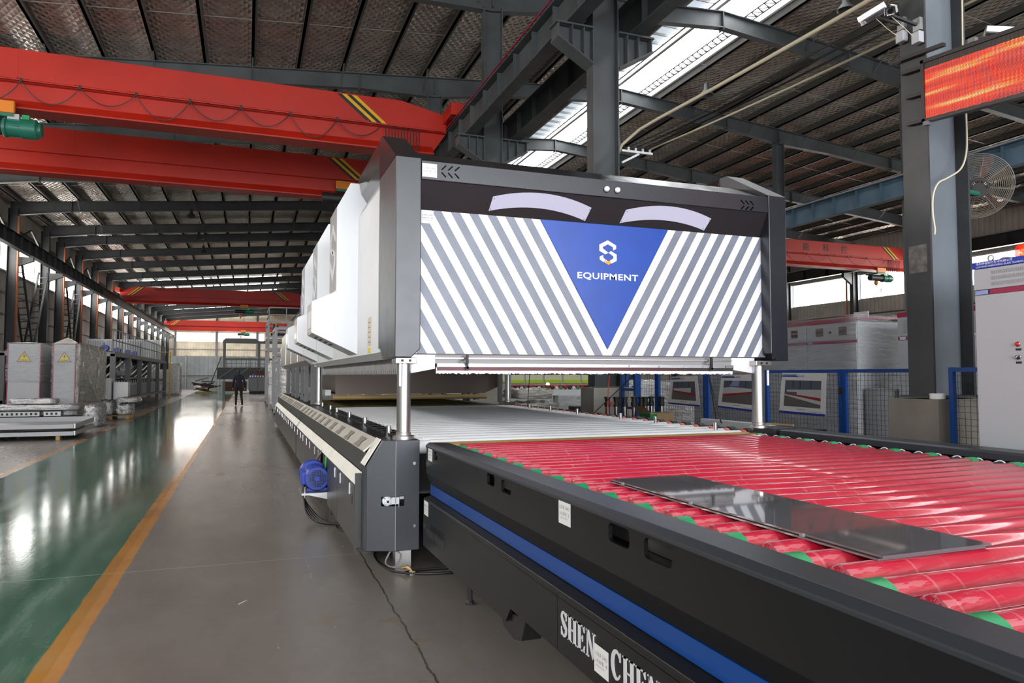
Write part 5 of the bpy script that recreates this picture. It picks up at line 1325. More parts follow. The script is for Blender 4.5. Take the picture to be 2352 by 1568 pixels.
def poster(corners, label, kind):
    """corners: top-left, top-right, bottom-right, bottom-left as (y, z) on the fence"""
    x = 6.068; TL, TR, BR, BL = [Vector(c) for c in corners]
    def at(u, v, lift=.004): p = (TL * (1 - u) + TR * u) * v + (BL * (1 - u) + BR * u) * (1 - v); return (x - lift, p[0], p[1])
    o = thing('poster', label, 'poster', (x, TL[0], BL[1]), 'posters on the fence')
    def quad(pts, lift, nm, m, par):
        n = len(pts); a = [at(u, v, lift) for u, v in pts]; b = [at(u, v, lift - .0012) for u, v in pts]
        return MB().add(a + b, [tuple(range(n)), tuple(range(n, 2 * n))] + [(i, (i + 1) % n, n + (i + 1) % n, n + i) for i in range(n)]).build(nm, m, par)
    n = 4; a = [at(u, v, .004) for u, v in ((0, 0), (1, 0), (1, 1), (0, 1))]; b = [at(u, v, 0) for u, v in ((0, 0), (1, 0), (1, 1), (0, 1))]
    MB().add(a + b, [(0, 1, 2, 3), (4, 7, 6, 5), (0, 4, 5, 1), (1, 5, 6, 2), (2, 6, 7, 3), (3, 7, 4, 0)]).build('board', M['poster_board'], o)
    quad([(.0, 0), (1, 0), (1, .055), (0, .055)], .0055, 'foot_band', M['poster_blue'], o)
    quad([(.01, .9), (.4, .9), (.36, .965), (.01, .965)], .0055, 'title_band', M['poster_lilac'], o)
    quad([(.01, .9), (.4, .9), (.39, .92), (.01, .92)], .0062, 'title_base', M['poster_blue'], o)
    for k in range(4): quad([(.42 + .03 * k, .9), (.44 + .03 * k, .9), (.425 + .03 * k, .95), (.415 + .03 * k, .95)], .0055, 'title_tick', M['poster_lilac'], o)
    pic = quad([(.1, .18), (.9, .18), (.9, .82), (.1, .82)], .0055, 'picture', M['poster_dark'], o)
    f = lambda u, v: (.1 + .8 * u, .18 + .64 * v)
    if kind == 0:
        quad([f(0, 0), f(1, 0), f(1, .13), f(0, .42)], .0062, 'print_floor', M['poster_floor'], pic)
        quad([f(.06, .56), f(1, .55), f(1, .68), f(.06, .63)], .0064, 'print_line', M['poster_white'], pic); quad([f(.35, .46), f(1, .37), f(1, .56), f(.35, .56)], .0064, 'print_hood', M['poster_white'], pic)
        quad([f(0, .47), f(1, .26), f(1, .37), f(0, .5)], .0066, 'print_rollers', M['poster_red'], pic); quad([f(0, .42), f(1, .12), f(1, .26), f(0, .47)], .0066, 'print_base', M['poster_white'], pic)
    elif kind == 1:
        quad([f(0, 0), f(1, 0), f(1, .45), f(0, .28)], .0062, 'print_floor', M['poster_floor'], pic)
        quad([f(0, .38), f(.25, .34), f(1, .56), f(1, .66), f(.25, .72), f(0, .66)], .0064, 'print_hood', M['poster_white'], pic); quad([f(0, .3), f(.2, .28), f(1, .5), f(1, .56), f(0, .38)], .0066, 'print_rollers', M['poster_red'], pic)
        quad([f(.2, .75), f(.5, .75), f(.52, 1), f(.3, 1)], .0064, 'print_window', M['poster_lilac'], pic)
    else:
        quad([f(0, 0), f(1, 0), f(1, .12), f(0, .45)], .0062, 'print_floor', M['poster_floor'], pic)
        quad([f(.05, .52), f(.8, .4), f(.82, .66), f(.05, .62)], .0064, 'print_ovens', M['poster_white'], pic); quad([f(0, .46), f(1, .22), f(1, .4), f(.6, .42), f(0, .52)], .0066, 'print_rollers', M['poster_red'], pic)
    for k, u in enumerate((.22, .42, .72)): quad([f(u, .7), f(u + .02, .7), f(u + .02, 1), f(u, 1)], .006, 'print_post', M['ink_black'], pic)
    def tx(s, u, v, w, h, m):
        p = Vector(at(u, v, .0068)); q = Vector(at(u + w, v, .0068)); place_text(s, m, o, p, q - p, UP, (q - p).length, h, 'lettering', 0)
    tx('申诚设备安装现场', .06, .92, .27, .018, M['ink_black'])
    tx(('吉林北国2442', '上海2036现场安装', '印度2442')[kind], .4, .11, .18, .013, M['ink_black'])
    tx('洛阳申诚玻璃技术有限公司', .66, .07, .3, .01, M['ink'])
poster([(6.944, 1.484), (6.24, 1.477), (6.272, .992), (7.009, 1.005)], 'poster of a white production line with red rollers, clipped low on the fence', 0)
poster([(8.117, 1.465), (7.36, 1.47), (7.39, .985), (8.213, 1.018)], 'poster of a furnace receding along a red line, half hidden by the steel pillar', 1)
poster([(9.34, 1.433), (8.68, 1.45), (8.615, 1.008), (9.432, 1.021)], 'poster of a row of white ovens over a red line, farthest along the fence', 2)
# tape roll on the pedestal, white beam and oddments beside the furnace
tag(MB().lathe([(.055, 0), (.06, .005), (.06, .045), (.055, .05), (.035, .05), (.035, 0)], (5.5, 4.43, 1.25), 'z', 20).build('tape_roll', M['paper'], None, smooth='auto'), 'white roll of tape lying on the concrete pedestal', 'tape roll')
wbm = thing('white_beam', 'white painted steel beam lying beside the white rollers', 'beam', (4.98, 6.4, .88))
MB().prism([(7.0, .885), (7.0, .955), (6.1, .958), (5.86, .952), (5.78, .925), (5.78, .885)], 'x', 4.93, 5.03).build('body', M['white'], wbm, bevel=.004)
MB().cyl((4.928, 6.6, .93), (4.932, 6.6, .93), .006, 8).build('hole', M['rubber'], wbm)
for y in (6.8, 6.0): MB().box(4.95, y - .03, 0, 5.01, y + .03, .886).build('stand', M['rackgrey'], wbm)
tag(MB().bar((5.0, 5.98, .963), (5.02, 5.6, .966), .014, .012).build('wooden_stick', M['wood'], None), 'thin wooden stick lying on the white beam', 'stick')
bp = thing('black_cover', 'flat black sheet metal cover lying beside the steel pillar', 'cover', (4.95, 5.5, 0))
MB().prism([(4.85, 5.3), (5.14, 5.3), (5.14, 5.66), (4.88, 5.62)], 'z', .90, .945).build('sheet', M['black'], bp, bevel=.004)
MB().box(4.85, 5.35, 0, 5.05, 5.55, .9).build('stand', M['rackgrey'], bp)
# ------------------------------------------------------------------ aisle side: wrapped cabinets, pallets, racks
def pallet(cx, cy, w, d, label, z=0):
    o = thing('pallet', label, 'pallet', (cx, cy, z), 'wooden pallets')
    for k in range(5): MB().box(cx - w / 2, cy - d / 2 + d * (k + .08) / 5, z + .1, cx + w / 2, cy - d / 2 + d * (k + .85) / 5, z + .125).build('deck_board', M['wood'], o)
    for k in range(3): MB().box(cx - w / 2 + (w - .1) * k / 2, cy - d / 2, z, cx - w / 2 + (w - .1) * k / 2 + .1, cy + d / 2, z + .1).build('stringer', M['wood'], o)
    return o
def tall_cab(x0, x1, y0, y1, label, front=True, film='film', peak=.0, group='wrapped cabinets by the side wall'):
    o = thing('wrapped_cabinet', label, 'cabinet', ((x0 + x1) / 2, (y0 + y1) / 2, 0), group)
    MB().box(x0, y0, .1, x1, y1, 2.4).build('body', M['cab'], o, bevel=.01)
    for x in (x0, x1): MB().box(x - .012, y0 - .012, .1, x + .012, y0 + .012, 2.42).build('corner_trim', M['maroon'], o)
    MB().box(x0 + .06, y0 + .1, 0, x1 - .06, y1 - .1, .1).build('plinth', M['rubber'], o)
    if front:
        f = MB().box(x0 + .03, y0 - .008, 1.28, x1 - .03, y0, 2.36).build('upper_door', M['cab'], o)
        MB().box(x0 + .03, y0 - .008, .14, x1 - .03, y0, 1.26).build('lower_door', M['cab'], o)
        cx = (x0 + x1) / 2; w = .19
        t = MB().prism([(cx - w, 1.86), (cx + w, 1.86), (cx, 2.18)], 'y', y0 - .0185, y0 - .0155).build('warning_triangle', M['ink_black'], o)
        MB().prism([(cx - w * .86, 1.878), (cx + w * .86, 1.878), (cx, 2.15)], 'y', y0 - .0195, y0 - .0184).build('triangle_face', mat('warning yellow', (.75, .6, .05), .5), t)
        MB().prism([(cx - .01, 2.08), (cx + .025, 2.08), (cx + .004, 2.03), (cx + .03, 2.03), (cx - .015, 1.94), (cx, 2.005), (cx - .025, 2.005)], 'y', y0 - .0202, y0 - .0194).build('flash_symbol', M['poster_red'], t)
        place_text('有电危险', M['ink_black'], t, (cx - .11, y0 - .0202, 1.89), (1, 0, 0), UP, .22, .045, 'lettering', 0)
    top = MB().add([(x0 - .02, y0 - .02, 2.42), (x1 + .02, y0 - .02, 2.42), (x1 + .02, y1 + .02, 2.42), (x0 - .02, y1 + .02, 2.42), ((x0 + x1) / 2, (y0 + y0 + .8) / 2, 2.47 + peak), ((x0 + x1) / 2, y1 - .3, 2.45)],
                   [(0, 1, 4), (1, 2, 5, 4), (2, 3, 5), (3, 0, 4, 5), (0, 3, 2, 1)]).build('film_top', M['film_gold'], o)
    crumple('stretch_film', (x0 - .03, y0 - .025, 1.25 if film == 'film' else .3, x1 + .03, y1 + .03, 2.42), M['film'], o, 12, .025, int(x0 * 10))
    if film != 'film': crumple('side_film', (x1 + .035, y0 + .04, .12, x1 + .06, y1, 2.4), M[film], o, 16, .07, int(y0 * 7))
    return o
tall_cab(-6.6, -5.77, 25.0, 27.6, 'film wrapped cabinet with a warning triangle and an unwrapped lower door', True, 'film', .0)
tall_cab(-5.44, -4.86, 25.0, 28.1, 'film wrapped cabinet with a warning triangle under a peaked film top', True, 'film_gold', .16)
tall_cab(-5.44, -4.86, 28.2, 29.5, 'film wrapped cabinet standing behind the one with the peaked film top', False, 'film_gold', .0)
# long wrapped parts stacked on a pallet
pallet(-5.7, 23.3, 2.2, 1.0, 'raw pine pallet under the long film wrapped parts')
def wrapped(b, label, seed, m='film_silver', amp=.05, cuts=7, group='film wrapped machine parts'):
    o = crumple('wrapped_part', b, M[m], None, cuts, amp, seed)
    return tag(o, label, 'wrapped part', group)
wrapped((-7.6, 22.78, .13, -4.4, 23.9, .29), 'long film wrapped beam at the bottom of the stack on the pine pallet', 1)
for k, (x0, x1) in enumerate(((-6.4, -5.25), (-5.15, -4.75))): 
    o = thing('perforated_channel', ['long slotted steel channel in the wrapped stack', 'short slotted steel channel in the wrapped stack'][k], 'channel', (x0, 22.9, .345))
    MB().box(x0, 22.8, .345, x1, 23.1, .47).build('body', M['galv'], o)
    for q in range(int((x1 - x0) / .11)): MB().box(x0 + .05 + .11 * q, 22.796, .38, x0 + .1 + .11 * q, 22.801, .44).build('slot', M['rubber'], o)
wrapped((-7.4, 23.18, .345, -4.45, 23.8, .47), 'film wrapped bundle behind the slotted channels', 8, amp=.03)
wrapped((-6.9, 22.78, .505, -4.35, 23.8, .62), 'long film wrapped beam on top of the slotted channels', 2)
wrapped((-6.0, 23.0, .675, -4.95, 23.5, .78), 'short film wrapped channel crowning the stack', 3)
wrapped((-4.2, 23.0, 0, -3.92, 24.2, .58), 'dark film wrapped bundle at the end of the long stack', 4, amp=.09)
pallet(-4.2, 27.6, 1.1, 1.1, 'raw pine pallet under the loose film bundles')
wrapped((-4.62, 27.1, .126, -4.2, 28.2, .56), 'loose grey film bundle on the pine pallet beside the wrapped cabinets', 5, amp=.09)
wrapped((-4.0, 27.1, .126, -3.68, 28.2, .46), 'low dark film bundle on the pine pallet edge', 6, amp=.09)
wrapped((-4.02, 26.95, .555, -3.45, 28.3, .68), 'pale film sheet heap on top of the loose bundles', 7, amp=.06)
# folded steel trays on the floor
for k, (z, lab) in enumerate(((.1, 'lower of two wide steel trays lying on wooden blocks'), (.26, 'upper of two wide steel trays, its rim turned up'))):
    o = thing('steel_tray', lab, 'tray', (-6, 20, z))
    MB().prism([(-8.6, 18.75), (-3.62, 18.7), (-3.72, 21.4), (-8.6, 21.6)], 'z', z, z + .012).build('bottom', M['galv'], o)
    MB().box(-8.6, 18.7, z, -3.63, 18.72, z + .09).build('front_rim', M['cab'], o)
    MB().add([(-3.64, 18.7, z), (-3.6, 18.7, z), (-3.7, 21.4, z), (-3.74, 21.4, z), (-3.64, 18.7, z + .1), (-3.6, 18.7, z + .1), (-3.7, 21.4, z + .1), (-3.74, 21.4, z + .1)], [(0, 3, 2, 1), (4, 5, 6, 7), (0, 1, 5, 4), (1, 2, 6, 5), (2, 3, 7, 6), (3, 0, 4, 7)]).build('side_rim', M['galv'], o)
    if k: MB().box(-8.6, 21.4, z, -3.74, 21.42, z + .13).build('back_rim', M['cab'], o)
for x, y in ((-3.95, 18.85), (-5.35, 18.85), (-4.1, 21.2), (-6.8, 19.2)):
    tag(MB().box(x - .04, y - .1, 0, x + .04, y + .1, .098).build('wooden_block', M['wood'], None), 'pine block propping the steel trays off the floor', 'block', 'blocks under the trays')
# grey washing line with rails and rollers
rk = thing('glass_washer', 'open grey steel glass washing line with a railed walkway', 'machine', (-6.6, 40, 0))
RX0, RX1 = -9.0, -5.15
for y in (33.4, 37.4, 41.4, 45.4, 49.4, 53.6):
    for x in (RX0, RX1): MB().box(x - .1, y - .1, 0, x + .1, y + .1, 2.35).build('post', M['rackgrey'], rk)
for (a, b, z, h) in ((33.3, 53.7, 2.25, .2), (33.3, 53.7, .35, .12)):
    for x in (RX0, RX1): MB().box(x - .08, a, z, x + .08, b, z + h).build('long_rail', M['rackgrey'], rk)
for y in (33.4, 37.4, 41.4, 45.4, 49.4, 53.6): MB().box(RX0, y - .07, 2.25, RX1, y + .07, 2.43).build('cross_beam', M['cab_shade'], rk)
MB().box(RX0, 33.3, 2.43, RX1, 53.7, 2.46).build('walkway', M['dark_void'], rk)
for z in (2.9, 3.35): MB().box(RX1 - .02, 33.3, z, RX1 + .02, 53.7, z + .04).build('guard_rail', M['rackgrey'], rk)
for k in range(26): MB().box(RX1 - .02, 33.3 + k * .8, 2.45, RX1 + .02, 33.34 + k * .8, 3.37).build('baluster', M['rackgrey'], rk)
for y in (34.4, 37.5, 40.6, 43.0): MB().lathe([(.14, -.2), (.14, .15), (.1, .2)], (-5.6, y, 2.62), 'y', 12).build('blue_motor', M['motor'], rk)
MB().box(RX0 + .2, 33.6, 1.0, RX1 - .1, 53.5, 1.12).build('roller_frame', M['cab_shade'], rk)
for k in range(56): MB().cyl((RX0 + .2, 33.8 + k * .35, 1.18), (RX1 - .05, 33.8 + k * .35, 1.18), .07, 8).build('transport_roller', M['cab'] if k % 2 else M['rubber'], rk)
MB().box(RX0 + .3, 33.8, 1.35, RX1 - .9, 53, 2.2).build('tank', M['dark_void'], rk)
for y in (38.8, 39.2, 43.1, 43.5, 47.4, 47.8, 51.5): MB().cyl((RX1 - .25, y, 1.2), (RX1 - .25, y, 2.2), .035, 8).build('riser_pipe', M['chrome'], rk)
crumple('film_cover', (RX1 - .65, 38.2, 1.4, RX1 - .2, 39.4, 2.1), M['film_silver'], rk, 6, .2, 11)
MB().bar((RX1, 53.0, .6), (RX1, 54.4, .05), .08).build('stay', M['rackgrey'], rk)
for k in range(8): MB().bar((RX1 - .8, 34 + k * 2.3, 1.35), (RX1 - .15, 34.6 + k * 2.3, 2.1), .07).build('brush_arm', M['galv'], rk)
ws = thing('small_wall_box', 'pair of plain white boxes standing at the end of the wrapped cabinets', 'box', (-4.7, 31.5, 0))
MB().box(-5.1, 31.2, 0, -4.85, 32, 1.35).build('box_panel', M['cab'], ws); MB().box(-4.8, 31.4, 0, -4.3, 32, 1.2).build('box_panel', M['white_soft'], ws)
# stacked white crates behind the washer
for k in range(4):
    x0 = -10.1 + k * 1.1; y0 = 55.2
    o = thing('white_crate', ['white ribbed crate at the wall end of the row behind the washer', 'white ribbed crate second from the wall behind the washer', 'white ribbed crate second from the aisle behind the washer', 'white ribbed crate at the aisle end of the row behind the washer'][k], 'crate', (x0 + .5, y0, 0), 'crates behind the washer')
    MB().box(x0, y0, 0, x0 + 1.0, y0 + 1.6, 3.94).build('body', M['white_soft'], o)
    for q in range(7): MB().box(x0 + .08 + q * .14, y0 - .03, .1, x0 + .13 + q * .14, y0, 3.85).build('rib', M['cab'], o)
# yellow guard frame, dark machine, far stock
yg = thing('guard_frame', 'yellow tubular guard frame at the end of the washing line', 'guard', (-5.3, 55.7, 0))
MB().tube([(-5.6, 55.6, .9), (-5.0, 55.6, .9), (-5.0, 55.6, 3.1), (-5.6, 55.6, 3.1)], .05, 8).build('tube', M['yellow'], yg); MB().cyl((-5.0, 55.6, 0), (-5.0, 55.6, .9), .05, 8).build('post', M['yellow'], yg)
MB().cyl((-5.35, 55.8, 0), (-5.35, 55.8, 2.4), .09, 8).build('support', M['rubber'], yg); MB().box(-5.65, 55.7, 1.9, -5.15, 56.0, 2.9).build('dark_screen', M['rubber'], yg)
tag(crumple('wrapped_crate', (-5.9, 58, 0, -4.6, 60, 2.35), M['film_silver'], None, 7, .06, 21), 'silver film wrapped crate beside the grey corrugated screen', 'crate')
scr = thing('sheet_screen', 'tall grey corrugated sheet screen across the end of the aisle', 'screen', (-3, 85, 0))
MB().box(-9.2, 85, 0, 2.5, 85.1, 3.6).build('sheet', M['clad_grey'], scr)
MB().box(-9.2, 84.9, 1.5, 2.5, 85, 1.58).build('tie_rail', M['galv'], scr)
for x in (-6.1, -2.8, .2): MB().box(x - .06, 84.85, 0, x + .06, 85, 3.7).build('post', M['galv'], scr)
tag(crumple('film_heap', (-4.9, 80, 0, -3.9, 81, .5), M['film_silver'], None, 5, .15, 31), 'low heap of silver film before the corrugated screen', 'film heap')
dk = thing('dark_conveyor', 'dark grey roller conveyor frame standing across the end of the aisle', 'machine', (.2, 66, 0))
MB().box(-2.3, 66, 1.15, 1.6, 68, 2.15).build('casing', mat('charcoal machine paint', (.05, .055, .06), .5), dk, bevel=.02)
for k in range(3): MB().bar((-2.2 + k * 1.2, 65.98, 1.2), (-1.0 + k * 1.2, 65.98, 2.1), .08).build('diagonal', M['rackgrey'], dk)
for k in range(22): MB().box(-2.0 + k * .1, 65.85, 1.0, -1.94 + k * .1, 66, 1.1).build('roller_end', M['white_soft'], dk)
MB().box(-1.6, 64.5, .15, .1, 65.3, .95).build('rusty_bin', M['rust'], dk)
gb = thing('grey_machine_base', 'blue grey machine base with white roller ends beside the steel racks', 'machine', (1.2, 62, 0))
MB().box(.25, 60.5, .2, 2.4, 63, 1.35).build('body', mat('blue grey machine paint', (.13, .15, .18), .45), gb, bevel=.02)
for k in range(11): MB().box(.3 + k * .19, 60.42, 1.36, .4 + k * .19, 60.55, 1.46).build('roller_end', M['white'], gb)
for k in range(3): MB().box(.35 + k * .65, 60.46, .3, .85 + k * .65, 60.5, 1.25).build('door', M['rackgrey'], gb)
MB().box(.3, 62, 1.45, 2.2, 63, 1.85).build('rust_stock', M['rust'], gb); MB().lathe([(.18, 0), (.18, .14)], (.62, 61, 1.45), 'z', 10).build('blue_tub', M['motor'], gb)
MB().box(.3, 60.8, 0, 2.3, 62.8, .2).build('plinth', M['rubber'], gb)
st = thing('steel_stock', 'heap of rusty steel offcuts on a pallet before the dark conveyor', 'steel stock', (-3, 65, 0))
for k in range(16):
    a = random.uniform(-.3, .3); x = -3.7 + random.random() * 1.3; z = .15 + random.random() * .9
    MB().bar((x - .5, 64.6 + random.random(), z), (x + .5, 64.6 + random.random(), z + a), .1).build('offcut', M['rust'] if k % 3 else M['rackgrey'], st)
for k in range(3): MB().box(-3.9, 64.4 + k * .5, 0, -2.2, 64.52 + k * .5, .13).build('pallet_board', M['wood'], st)
MB().bar((-2.9, 65, .3), (-2.0, 65.6, 3.0), .06).build('leaning_bar', M['rust'], st)
gf = thing('portal_frame', 'grey steel portal frame rising behind the dark conveyor', 'frame', (.3, 72, 0))
for x in (-1.9, 1.15, 4.4): MB().box(x - .12, 72, 0, x + .12, 72.3, 4.5).build('post', M['rackgrey'], gf)
MB().prism([(-2.05, 4.5), (-2.05, 4.75), (-1.8, 4.98), (.8, 4.98), (1.1, 4.75), (1.1, 4.5)], 'y', 71.95, 72.4).build('header', M['rackgrey'], gf)
MB().box(1.1, 71.95, 4.5, 4.5, 72.4, 4.75).build('beam', M['rackgrey'], gf); MB().box(-2, 71.95, 2.9, 4.5, 72.3, 3.1).build('beam', M['rackgrey'], gf)
for k in range(14): MB().box(-1.7 + k * .42, 72.1, 2.2, -1.65 + k * .42, 72.15, 2.9).build('bar', M['rackgrey'], gf)
for z in (2.25, 2.55): MB().box(-1.8, 72.1, z, 4.3, 72.15, z + .05).build('bar', M['rackgrey'], gf)
# steel racks between the aisle and the furnace tail
def rack(x0, x1, y0, y1, h, label, shelves, wrapped_load=False):
    o = thing('steel_rack', label, 'rack', ((x0 + x1) / 2, (y0 + y1) / 2, 0), 'steel racks by the furnace tail')
    for x in (x0, x1):
        for y in (y0, y1): MB().box(x - .05, y - .05, .08, x + .05, y + .05, h).build('post', M['cab_shade'], o)
    for z in shelves:
        for x in (x0, x1): MB().box(x - .04, y0, z, x + .04, y1, z + .1).build('beam', M['cab_shade'], o)
        for y in (y0, y1): MB().box(x0, y - .04, z, x1, y + .04, z + .1).build('beam', M['cab_shade'], o)
    for x in (x0, x1):
        for y in (y0, y1): MB().cyl((x, y, 0), (x, y, .09), .03, 8).build('foot', M['rubber'], o)
    return o
r1 = rack(1.02, 2.0, 24.4, 27.8, 2.02, 'grey steel rack with upright bars holding film wrapped goods', (.25, 1.92))
for k in range(6): MB().box(1.0, 24.8 + k * .5, .3, 1.04, 24.86 + k * .5, 1.95).build('upright_bar', M['cab_shade'], r1)
rack(1.06, 2.2, 28.6, 31.0, 3.3, 'taller grey steel rack behind the barred rack', (.25, 2.2, 3.2))
r3 = rack(1.0, 2.6, 36.5, 40.0, 4.1, 'tallest grey steel frame tower with pipes and a guard rail', (.4, 2.7, 3.3, 4.0))
for k in range(6): MB().cyl((1.25 + .16 * k, 36.4, 3.4), (1.25 + .16 * k, 36.4, 3.4 + random.uniform(.25, .55)), .05, 8).build('valve', M['rubber'], r3)
MB().cyl((1.1, 36.45, 3.45), (2.6, 36.45, 3.45), .06, 8).build('pipe', M['rubber'], r3)
for z in (4.4, 4.75): MB().box(1.0, 36.5, z, 2.6, 36.54, z + .04).box(1.0, 36.5, z, 1.04, 40, z + .04).build('guard_rail', M['cab_shade'], r3)
for x in (1.0, 1.8, 2.58): MB().box(x, 36.5, 4.05, x + .04, 36.54, 4.78).build('guard_post', M['cab_shade'], r3)
wrapped((1.1, 24.6, .36, 1.9, 27.6, 1.85), 'silver film wrapped goods inside the barred rack', 41, amp=.12)
wrapped((1.0, 32.6, 0, 1.7, 34.6, 2.0), 'silver film wrapped goods standing between the racks', 42, amp=.1)
wrapped((1.1, 23.62, 0, 1.95, 24.15, 2.4), 'bulging film wrapped machine head at the furnace tail', 43, amp=.1, cuts=8)
# ------------------------------------------------------------------ motor on its bracket, cables on the floor
mo = thing('blower_motor', 'blue electric motor on a steel bracket beside the open console bay', 'motor', (.7, 8.0, 0))
ym = 7.62
MB().lathe([(.03, -.005), (.115, -.004), (.125, .01), (.125, .07), (.115, .09), (.108, .09), (.108, .3), (.12, .31), (.12, .34), (.03, .345)], (.705, ym, .395), 'y', 28).build('housing', M['motor'], mo, smooth='auto')
vg = MB()
for i in range(-5, 6):
    for j in range(-5, 6):
        if .018 < math.hypot(i * .016, j * .016) < .09: vg.box(.705 + i * .016 - .0055, ym - .009, .395 + j * .016 - .0055, .705 + i * .016 + .0055, ym - .004, .395 + j * .016 + .0055)
tag(vg.build('grille_holes', M['lens'], mo), kind='stuff')
MB().lathe([(.03, -.012), (.026, -.016)], (.705, ym, .395), 'y', 16).build('grille_boss', M['motor'], mo)
for k in range(16):
    a = R(22.5 * k); MB().box(.705 + .116 * math.cos(a) - .004, ym + .1, .395 + .116 * math.sin(a) - .004, .705 + .116 * math.cos(a) + .004, ym + .29, .395 + .116 * math.sin(a) + .004).build('cooling_fin', M['motor'], mo)
MB().box(.555, ym + .06, .33, .6, ym + .26, .46).build('terminal_box', M['motor'], mo, bevel=.008)
MB().lathe([(.13, .34), (.142, .36), (.142, .4), (.13, .41)], (.69, ym, .41), 'y', 28).build('flange_guard', M['motor'], mo, smooth='auto')
MB().box(.58, ym + .05, .262, .84, ym + .32, .292).build('foot_plate', M['motor'], mo)
br = MB().box(.55, ym - .05, .238, .88, ym + .42, .258).build('bracket_plate', M['galv'], mo)
MB().prism([(.62, .238), (.88, .238), (.88, .17)], 'y', ym - .05, ym - .035).build('gusset', M['galv'], mo)
for (x, y) in ((.59, ym + .02), (.59, ym + .3)): MB().cyl((x, y, .2), (x, y, .315), .012, 8).build('bolt', M['chrome'], mo)
MB().box(.85, ym + .1, 0, .92, ym + .17, .24).build('support', M['dark_void'], mo)
MB().bar((.7, ym + .38, .5), (.86, ym + .7, .66), .02).build('tension_rod', M['galv'], mo)
# green control wires in the open bay
for k in range(3): sling([(.84, 7.95 + .05 * k, .62), (.82, 7.9 + .04 * k, .5), (.815, 7.86 + .03 * k, .4), (.83, 7.85, .34)], .007, M['cable_green'], 'green wire hanging in the open console bay beside the motor', 'cable', 'green wires in the console bay')
sling([(.84, 8.3, .64), (.83, 8.2, .6), (.86, 8.1, .52)], .007, M['cable_green'], 'green wire looping at the back of the open console bay', 'cable')
for k in range(4):
    d = .018 * k
    sling([(.585, ym + .1 + d, .33), (.58, ym + .02 + d, .2), (.6 + d, ym - .12, .07 + .3 * d), (.68 + d, ym - .3 - d, .02 + .2 * d), (.79 + d, ym - .45 - d, .02), (.95 + d, ym - .55 - d, .02)], .011, M['cable'], 'thick black cable curving from the motor to the floor', 'cable', 'motor cables')
sling([(.83, 7.15, .01), (.84, 6.9, .01), (.93, 6.75, .01), (1.1, 6.6, .01)], .006, M['cable'], 'thin black lead trailing under the console beyond the motor cables', 'cable')
sling([(1.03, 5.95, .012), (.985, 5.8, .012), (.985, 5.55, .012), (1.06, 5.28, .012), (1.25, 5.16, .012), (1.45, 5.12, .012)], .009, M['cable'], 'black cable curving on the floor under the corner housing', 'cable')
sling([(1.1, 5.23, .012), (1.2, 5.27, .012), (1.32, 5.27, .012), (1.5, 5.25, .012)], .009, M['cable'], 'black cable end running under the loading table', 'cable')
co = [(1.05 + .055 * math.cos(a) + .01 * math.sin(a * 3), 5.36 - .01 * a / 6, .09 + .06 * math.sin(a) + .004 * (a % 1)) for a in [k * .45 for k in range(44)]]
sling(co, .004, M['cable_grey'], 'coil of thin grey wire hanging from the housing leg', 'cable')
sling([(1.08, 5.30, .5), (1.085, 5.33, .3), (1.08, 5.38, .16)], .004, M['cable_grey'], 'thin grey wire dropping from the position sensor', 'cable')
for k, (c, nm) in enumerate(((M['yellow'], 'yellow'), (M['ink_white'], 'white'), (M['orange'], 'orange'))):
    sling([(1.1, 5.3, .03), (1.13 + .01 * k, 5.24 + .015 * k, .045), (1.17, 5.19 + .02 * k, .015)], .004, c, nm + ' stripped wire end lying by the wire coil', 'wire')
tag(MB().box(1.145, 5.2, 0, 1.185, 5.23, .02).build('wire_connector', M['white_soft'], None), 'small white wire connector lying by the wire coil', 'connector')
tag(MB().prism([(-.02, 4.92), (.015, 4.97), (.03, 4.99), (.0, 4.95)], 'z', 0, .004).build('paper_scrap', M['paper'], None), 'small white paper scrap on the concrete floor', 'scrap')

# ------------------------------------------------------------------ things seen under the raised hood
M['stan'] = mat('dark polished steel', (.28, .27, .27), .25, metal=1)
def stanchion(x, y, label):
    o = thing('belt_stanchion', label, 'stanchion', (x, y, 0), 'belt stanchions')
    MB().lathe([(.045, 0), (.045, .015), (.036, .03)], (x, y, 0), 'z', 16).build('base', M['rubber'], o)
    MB().cyl((x, y, .03), (x, y, 1.1), .034, 14).build('post', M['stan'], o, smooth='auto')
    MB().lathe([(.036, .98), (.046, .985), (.046, 1.04), (.038, 1.045), (.038, 1.1), (.05, 1.105), (.05, 1.125), (.03, 1.13)], (x, y, 0), 'z', 14).build('belt_head', M['rubber'], o, smooth='auto')
for k, px in enumerate((1394.5, 1414.6, 1434, 1455, 1472, 1481, 1495, 1518.5)):
    yy = 9.7 - .05 * (k % 3); rt = math.tan(math.atan((px - 1176) / 1640) + math.atan(611 / 1640))
    stanchion(rt * yy, yy, 'chrome belt stanchion with a black head in the row behind the white rollers')
tag(MB().bar((5.18, 9.66, 1.03), (5.3, 9.62, 1.03), .003, .05).build('red_belt', M['poster_red'], None), 'short red belt between two chrome stanchions', 'belt')
sling([(5.02, 9.3, 1.75), (4.97, 9.3, 1.3), (4.93, 9.3, .4), (4.95, 9.3, .01)], .008, M['orange'], 'red cord hanging before the concrete pedestal', 'cord')
sling([(5.2, 9.35, 1.75), (5.19, 9.35, 1.2), (5.15, 9.35, .4), (5.17, 9.35, .012)], .012, M['cable'], 'black hose hanging before the concrete pedestal', 'cord')
for (a, b) in (((4.75, 7.9, 1.6), (4.2, 8.3, .95)), ((4.85, 6.75, 1.6), (5.0, 6.8, .95)), ((4.85, 6.78, 1.6), (4.92, 6.6, .93)), ((4.5, 11.2, 1.6), (4.45, 11.2, .93))):
    sling([a, tuple((Vector(a) + Vector(b)) / 2), b], .006, M['cable'], 'thin black wire hanging from the hood over the roller ends', 'cord', 'wires hanging from the hood')
